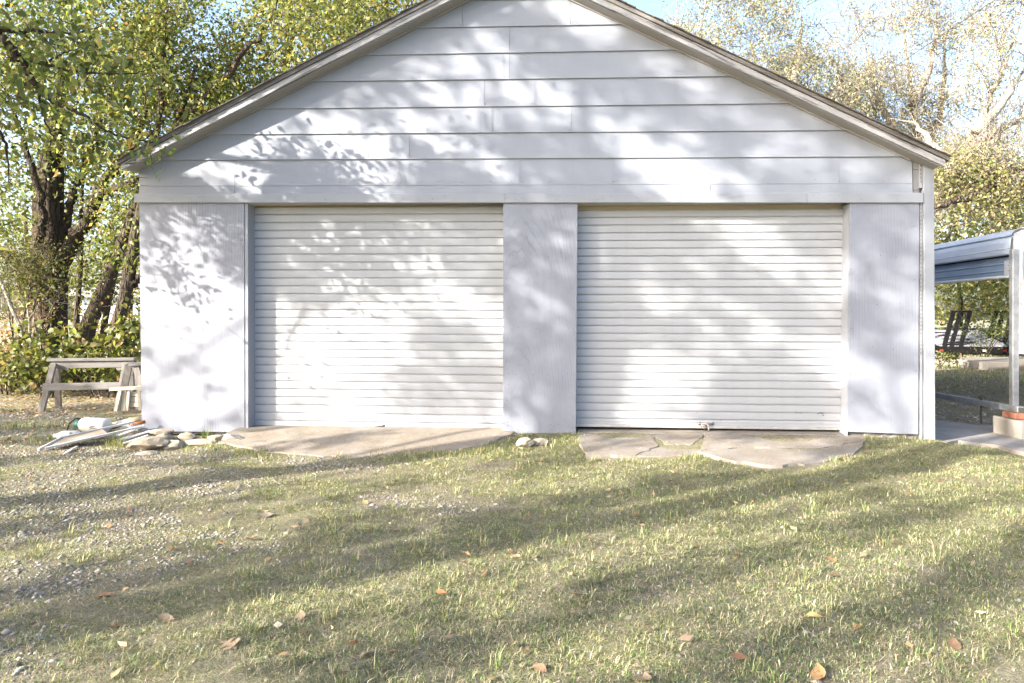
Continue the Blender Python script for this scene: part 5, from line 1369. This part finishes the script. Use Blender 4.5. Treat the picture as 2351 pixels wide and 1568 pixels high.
def blades(P, h, w, lean, cols, rg, dirs=None):
    n = len(P); th = rg.uniform(0, 6.28, n) if dirs is None else dirs
    dx = np.stack([np.cos(th), np.sin(th), np.zeros(n)], 1); sx = np.stack([-np.sin(th), np.cos(th), np.zeros(n)], 1)
    up = np.array((0, 0, 1.0))
    b = P; m = P + up * (h * .58 * (1 - .25 * lean))[:, None] + dx * (h * lean * .30)[:, None]
    t = P + up * (h * (1 - .55 * lean))[:, None] + dx * (h * lean * .95)[:, None]
    W = (sx * w[:, None])
    V = np.stack([b - W / 2, b + W / 2, m + W * .42, m - W * .42, t], 1)
    F = np.array([(0, 1, 2), (0, 2, 3), (3, 2, 4)])
    return V.reshape(-1, 3), (F[None] + (np.arange(n) * 5)[:, None, None]).reshape(-1, 3), np.repeat(cols, 5, 0)
T0 = visible_xy(34000, rgg); ga = grass_amt(T0[:, 0], T0[:, 1])
T0 = T0[(rgg.random(len(T0)) < ga) & ~on_hard(T0[:, 0], T0[:, 1])]
GR = [((.105, .165, .055), 3), ((.16, .225, .078), 3.4), ((.27, .29, .135), 2.4), ((.42, .385, .24), 2.9), ((.54, .50, .35), 2.4)]
allV, allF, allC, off = [], [], [], 0
def put(V, F, C):
    global off
    allV.append(V); allF.append(F + off); allC.append(C); off += len(V)
def tufts(T, nb, hmean, spread, pal, w=.0030, lean=(.15, .9), wild=.35):
    n = len(T) * nb
    hh = np.repeat(hmean * np.exp(wild * rgg.normal(size=len(T))), nb) * rgg.uniform(.5, 1.15, n)
    rr = np.abs(rgg.normal(size=n)) * spread; a = rgg.uniform(0, 6.28, n)
    x = np.repeat(T[:, 0], nb) + rr * np.cos(a); y = np.repeat(T[:, 1], nb) + rr * np.sin(a)
    k = ~on_hard(x, y); x, y, hh, a = x[k], y[k], hh[k], a[k]; n = len(x)
    pos = np.stack([x, y, gz(x, y) - .003], 1)
    tone = 1 + .35 * (vnoise(x, y, 2.2, 12) - .5)
    put(*blades(pos, hh, w * rgg.uniform(.7, 1.35, n), rgg.uniform(*lean, n), palette(n, pal, rgg) * tone[:, None], rgg, a + rgg.normal(size=n) * .8))
tufts(T0, 21, .023, .038, GR, .0022, (.45, 1.4))
T1 = T0[rgg.random(len(T0)) < .035]; tufts(T1, 14, .050, .022, GR, .0028)
# flat straw and dead blades everywhere
S0 = visible_xy(125000, rgg); S0 = S0[~on_hard(S0[:, 0], S0[:, 1]) | ((rgg.random(len(S0)) < .16) & (S0[:, 1] < -.1))]; n = len(S0)
put(*blades(np.stack([S0[:, 0], S0[:, 1], gz(S0[:, 0], S0[:, 1]) + np.where(on_hard(S0[:, 0], S0[:, 1]), .022, .001)], 1), rgg.uniform(.015, .055, n), rgg.uniform(.001, .0021, n), rgg.uniform(1.35, 1.72, n), palette(n, [((.33, .285, .19), 3), ((.46, .41, .29), 2), ((.20, .16, .11), 2), ((.10, .085, .06), 1.4), ((.15, .18, .07), 1.6)], rgg), rgg))
# taller weeds at the apron edges, round the stones and by the corner post
edge = []
for u0, u1, v, k in ((535, 1180, 1042, 320), (1180, 1330, 1014, 60), (1480, 1600, 1022, 46), (1330, 1990, 1050, 330), (1930, 2150, 1008, 46), (560, 620, 1030, 14), (410, 540, 1030, 46), (240, 300, 1022, 26)):
    for _ in range(k):
        u = rgg.uniform(u0, u1); edge.append(gp(u, v + rgg.normal() * 6)[:2])
tufts(np.array(edge), 15, .042, .034, GR + [((.30, .26, .13), 2)], .0034)
tufts(np.array([gp(u, v)[:2] for u, v in ((262, 1020), (270, 1026), (254, 1024), (1535, 1018), (1545, 1024), (1550, 1012), (1480, 1013), (2160, 1006), (455, 1000), (470, 1008))]), 34, .12, .035, [((.17, .21, .05), 3), ((.25, .27, .09), 2), ((.12, .16, .03), 2)], .0042, (.3, 1.1))
# sparse grass behind, left and right
for (xa_, xb_, ya_, yb_, nt, th_) in ((-8.5, -3.6, -.6, 1.6, 1000, .50), (4.2, 12, 5.2, 12.5, 2600, .35), (4.0, 14.0, 12.5, 15.5, 2200, .30)):
    X = np.stack([rgg.uniform(xa_, xb_, nt), rgg.uniform(ya_, yb_, nt)], 1); X = X[vnoise(X[:, 0], X[:, 1] * 1.8, .8, 14) > th_]
    tufts(X, 9, .06, .07, GR + [((.38, .33, .19), 3)], .008)
gm = link('grass', big_mesh('grass', np.vstack(allV), np.vstack(allF), np.vstack(allC)), M['grass'])
tag(gm, 'thin patchy lawn of short green and straw grass', 'grass', kind='stuff')

# leaf litter
L0 = np.vstack([np.stack([rgg.uniform(-9.5, -3.7, 9000), rgg.uniform(1.3, 6.5, 9000)], 1), np.stack([rgg.uniform(-8.0, -3.8, 700), rgg.uniform(-1.0, 1.6, 700)], 1), visible_xy(420, rgg), np.stack([rgg.uniform(4.3, 11, 2600), rgg.uniform(1, 12, 2600)], 1)])
L0 = L0[~on_hard(L0[:, 0], L0[:, 1])]
Pz = np.c_[L0, gz(L0[:, 0], L0[:, 1]) + rgg.uniform(.004, .03, len(L0))]
lt = leaf_mesh('leaf_litter', Pz, rgg.uniform(.03, .075, len(Pz)), palette(len(Pz), LITTER, rgg), False, 0.0, rgg)
co = np.empty(len(lt.vertices) * 3, np.float32); lt.vertices.foreach_get('co', co); co = co.reshape(-1, 4, 3)
cen = Pz[:, None, :]; co = np.where(np.arange(3) == 2, cen + (co - cen) * .35, co); lt.vertices.foreach_set('co', co.astype(np.float32).ravel()); lt.update()
tag(link('leaf_litter', lt, M['leafdry']), 'brown fallen leaves littering the ground under the trees', 'leaf litter', kind='stuff')

def dead_leaf(u, v, L, col, kind, seed, lab):
    r = np.random.default_rng(seed); p = gp(u, v); a = r.uniform(0, 6.28)
    if kind == 'oak': out = [(0, 0), (.10, .14), (.06, .24), (.30, .30), (.34, .42), (.12, .44), (.10, .52), (.40, .66), (.36, .78), (.12, .74), (.10, .86), (0, 1)]
    else: out = [(0, 0), (.14, .10), (.27, .28), (.33, .48), (.27, .68), (.14, .86), (0, 1)]
    k = len(out); curl = r.uniform(.5, 1.3) if kind != 'flat' else .2; bend = r.uniform(-.25, .5)
    def z(x, y): return .9 * curl * x * x + bend * (y - .5) ** 2 + .03 * math.sin(9 * x + 7 * y)
    vs = [(0, y, z(0, y)) for x, y in out] + [(x, y, z(x, y)) for x, y in out] + [(-x, y, z(-x, y)) for x, y in out]
    fs = []
    for i in range(k - 1):
        fs.append((i, i + 1, k + i + 1, k + i)); fs.append((i, 2 * k + i, 2 * k + i + 1, i + 1))
    tilt = Matrix.Rotation(a, 3, 'Z') @ Matrix.Rotation(r.uniform(-.25, .45), 3, 'X') @ Matrix.Rotation(r.uniform(-.5, .5), 3, 'Y')
    vs = [tuple(tilt @ Vector(((x) * L, (y - .5) * L, q * L))) for x, y, q in vs]
    zmin = min(q[2] for q in vs)
    me = bpy.data.meshes.new('dead_leaf'); me.from_pydata(vs, [], fs)
    st_ = MB().tube([tuple(tilt @ Vector((0, -.5 * L, z(0, 0) * L))), tuple(tilt @ Vector((.02 * L, -.78 * L, z(0, 0) * L + .01 * L)))], [.0013, .0009], 4)
    me2 = bpy.data.meshes.new('s'); n0 = len(vs); me.clear_geometry(); me.from_pydata(vs + st_.v, [], fs + [tuple(n0 + i for i in f) for f in st_.f]); bpy.data.meshes.remove(me2)
    at = me.color_attributes.new('Col', 'FLOAT_COLOR', 'POINT')
    for i in range(len(me.vertices)): at.data[i].color = tuple(np.clip(np.array(col) * (1 + .12 * r.normal()), 0, 1)) + (1,)
    me.materials.append(M['leafdry']); o = bpy.data.objects.new('dead_leaf', me); COL.objects.link(o)
    o.location = (p[0], p[1], p[2] - zmin + .004); me.polygons.foreach_set('use_smooth', [True] * len(me.polygons))
    return tag(o, lab, 'leaf', 'fallen leaves lying on the lawn')
TAN, ORG, BRN, YEL, GRY = (.36, .27, .18), (.33, .20, .10), (.24, .15, .095), (.42, .34, .15), (.34, .29, .24)
for k, (u, v, L, c_, kd, lab) in enumerate([
    (526, 1486, .085, TAN, 'oak', 'lobed tan oak leaf in the grass near the lower left'), (840, 1507, .06, GRY, 'flat', 'flat grey tan leaf at the bottom edge left of the middle'), (900, 1500, .05, TAN, 'curl', 'upright curled tan leaf beside the flat grey tan leaf near the bottom edge'),
    (1326, 1368, .065, TAN, 'curl', 'curled tan leaf on the lawn right below the middle panel'), (1490, 1450, .062, TAN, 'curl', 'pale tan folded leaf in the grass toward the lower right of the middle'), (1889, 1160, .10, GRY, 'oak', 'large pinkish tan oak leaf on the right lawn'),
    (1645, 1206, .05, YEL, 'flat', 'small pale yellow leaf below the right door'), (1691, 1280, .05, ORG, 'curl', 'small orange tan leaf in the right middle lawn'), (1871, 1300, .055, TAN, 'curl', 'brownish curled leaf left of the bright orange leaf on the right lawn'),
    (1908, 1288, .055, ORG, 'curl', 'bright orange upright leaf on the right lawn'), (1820, 1118, .055, ORG, 'curl', 'orange leaf on the lawn just below the right apron'), (839, 1157, .05, ORG, 'curl', 'orange leaf in the shade below the left apron'),
    (902, 1155, .045, BRN, 'flat', 'dark brown leaf beside the orange one below the left apron'), (1186, 1280, .055, TAN, 'curl', 'pointed tan leaf on the lawn below the two stones'), (1228, 1283, .045, TAN, 'curl', 'smaller tan leaf right of the pointed tan leaf'),
    (612, 1186, .085, GRY, 'flat', 'long flat grey leaf on the gravel left of the middle'), (1108, 1325, .07, BRN, 'oak', 'crumpled rust brown leaf in the middle foreground'), (1880, 1556, .075, ORG, 'curl', 'orange leaf cut by the bottom edge at the right'),
    (1478, 1565, .08, TAN, 'curl', 'large tan leaf standing up at the bottom edge right of the middle'), (1868, 1418, .06, YEL, 'curl', 'yellow tan upright leaf in the lower right lawn'), (1972, 1445, .05, ORG, 'curl', 'small reddish leaf right of the yellow tan upright leaf'),
    (575, 1241, .07, BRN, 'oak', 'dark rust leaf in the shaded gravel left of the middle'), (240, 1370, .075, BRN, 'curl', 'brown curled leaf in the shaded gravel at the left'), (380, 1425, .06, TAN, 'curl', 'tan leaf in the sunny grass at the lower left'),
    (265, 1440, .06, BRN, 'oak', 'dark brown folded leaf in the lower left grass'), (392, 1097, .06, BRN, 'flat', 'long brown leaf on the gravel below the scrap pile'), (690, 1420, .055, TAN, 'curl', 'tan leaf in the lower middle left grass'),
    (1240, 1540, .06, BRN, 'curl', 'rust brown leaf near the bottom edge in the middle'), (2190, 1487, .07, BRN, 'curl', 'brown curled leaf in the lower right grass'), (2060, 1250, .05, ORG, 'curl', 'faded orange leaf on the bright right lawn'),
    (1168, 1475, .055, TAN, 'curl', 'tan twisted leaf in the lower middle grass'), (2010, 1100, .045, BRN, 'curl', 'dark brown leaf on the lawn below the right panel')]):
    dead_leaf(u, v, L, c_, kd, 300 + k, lab)
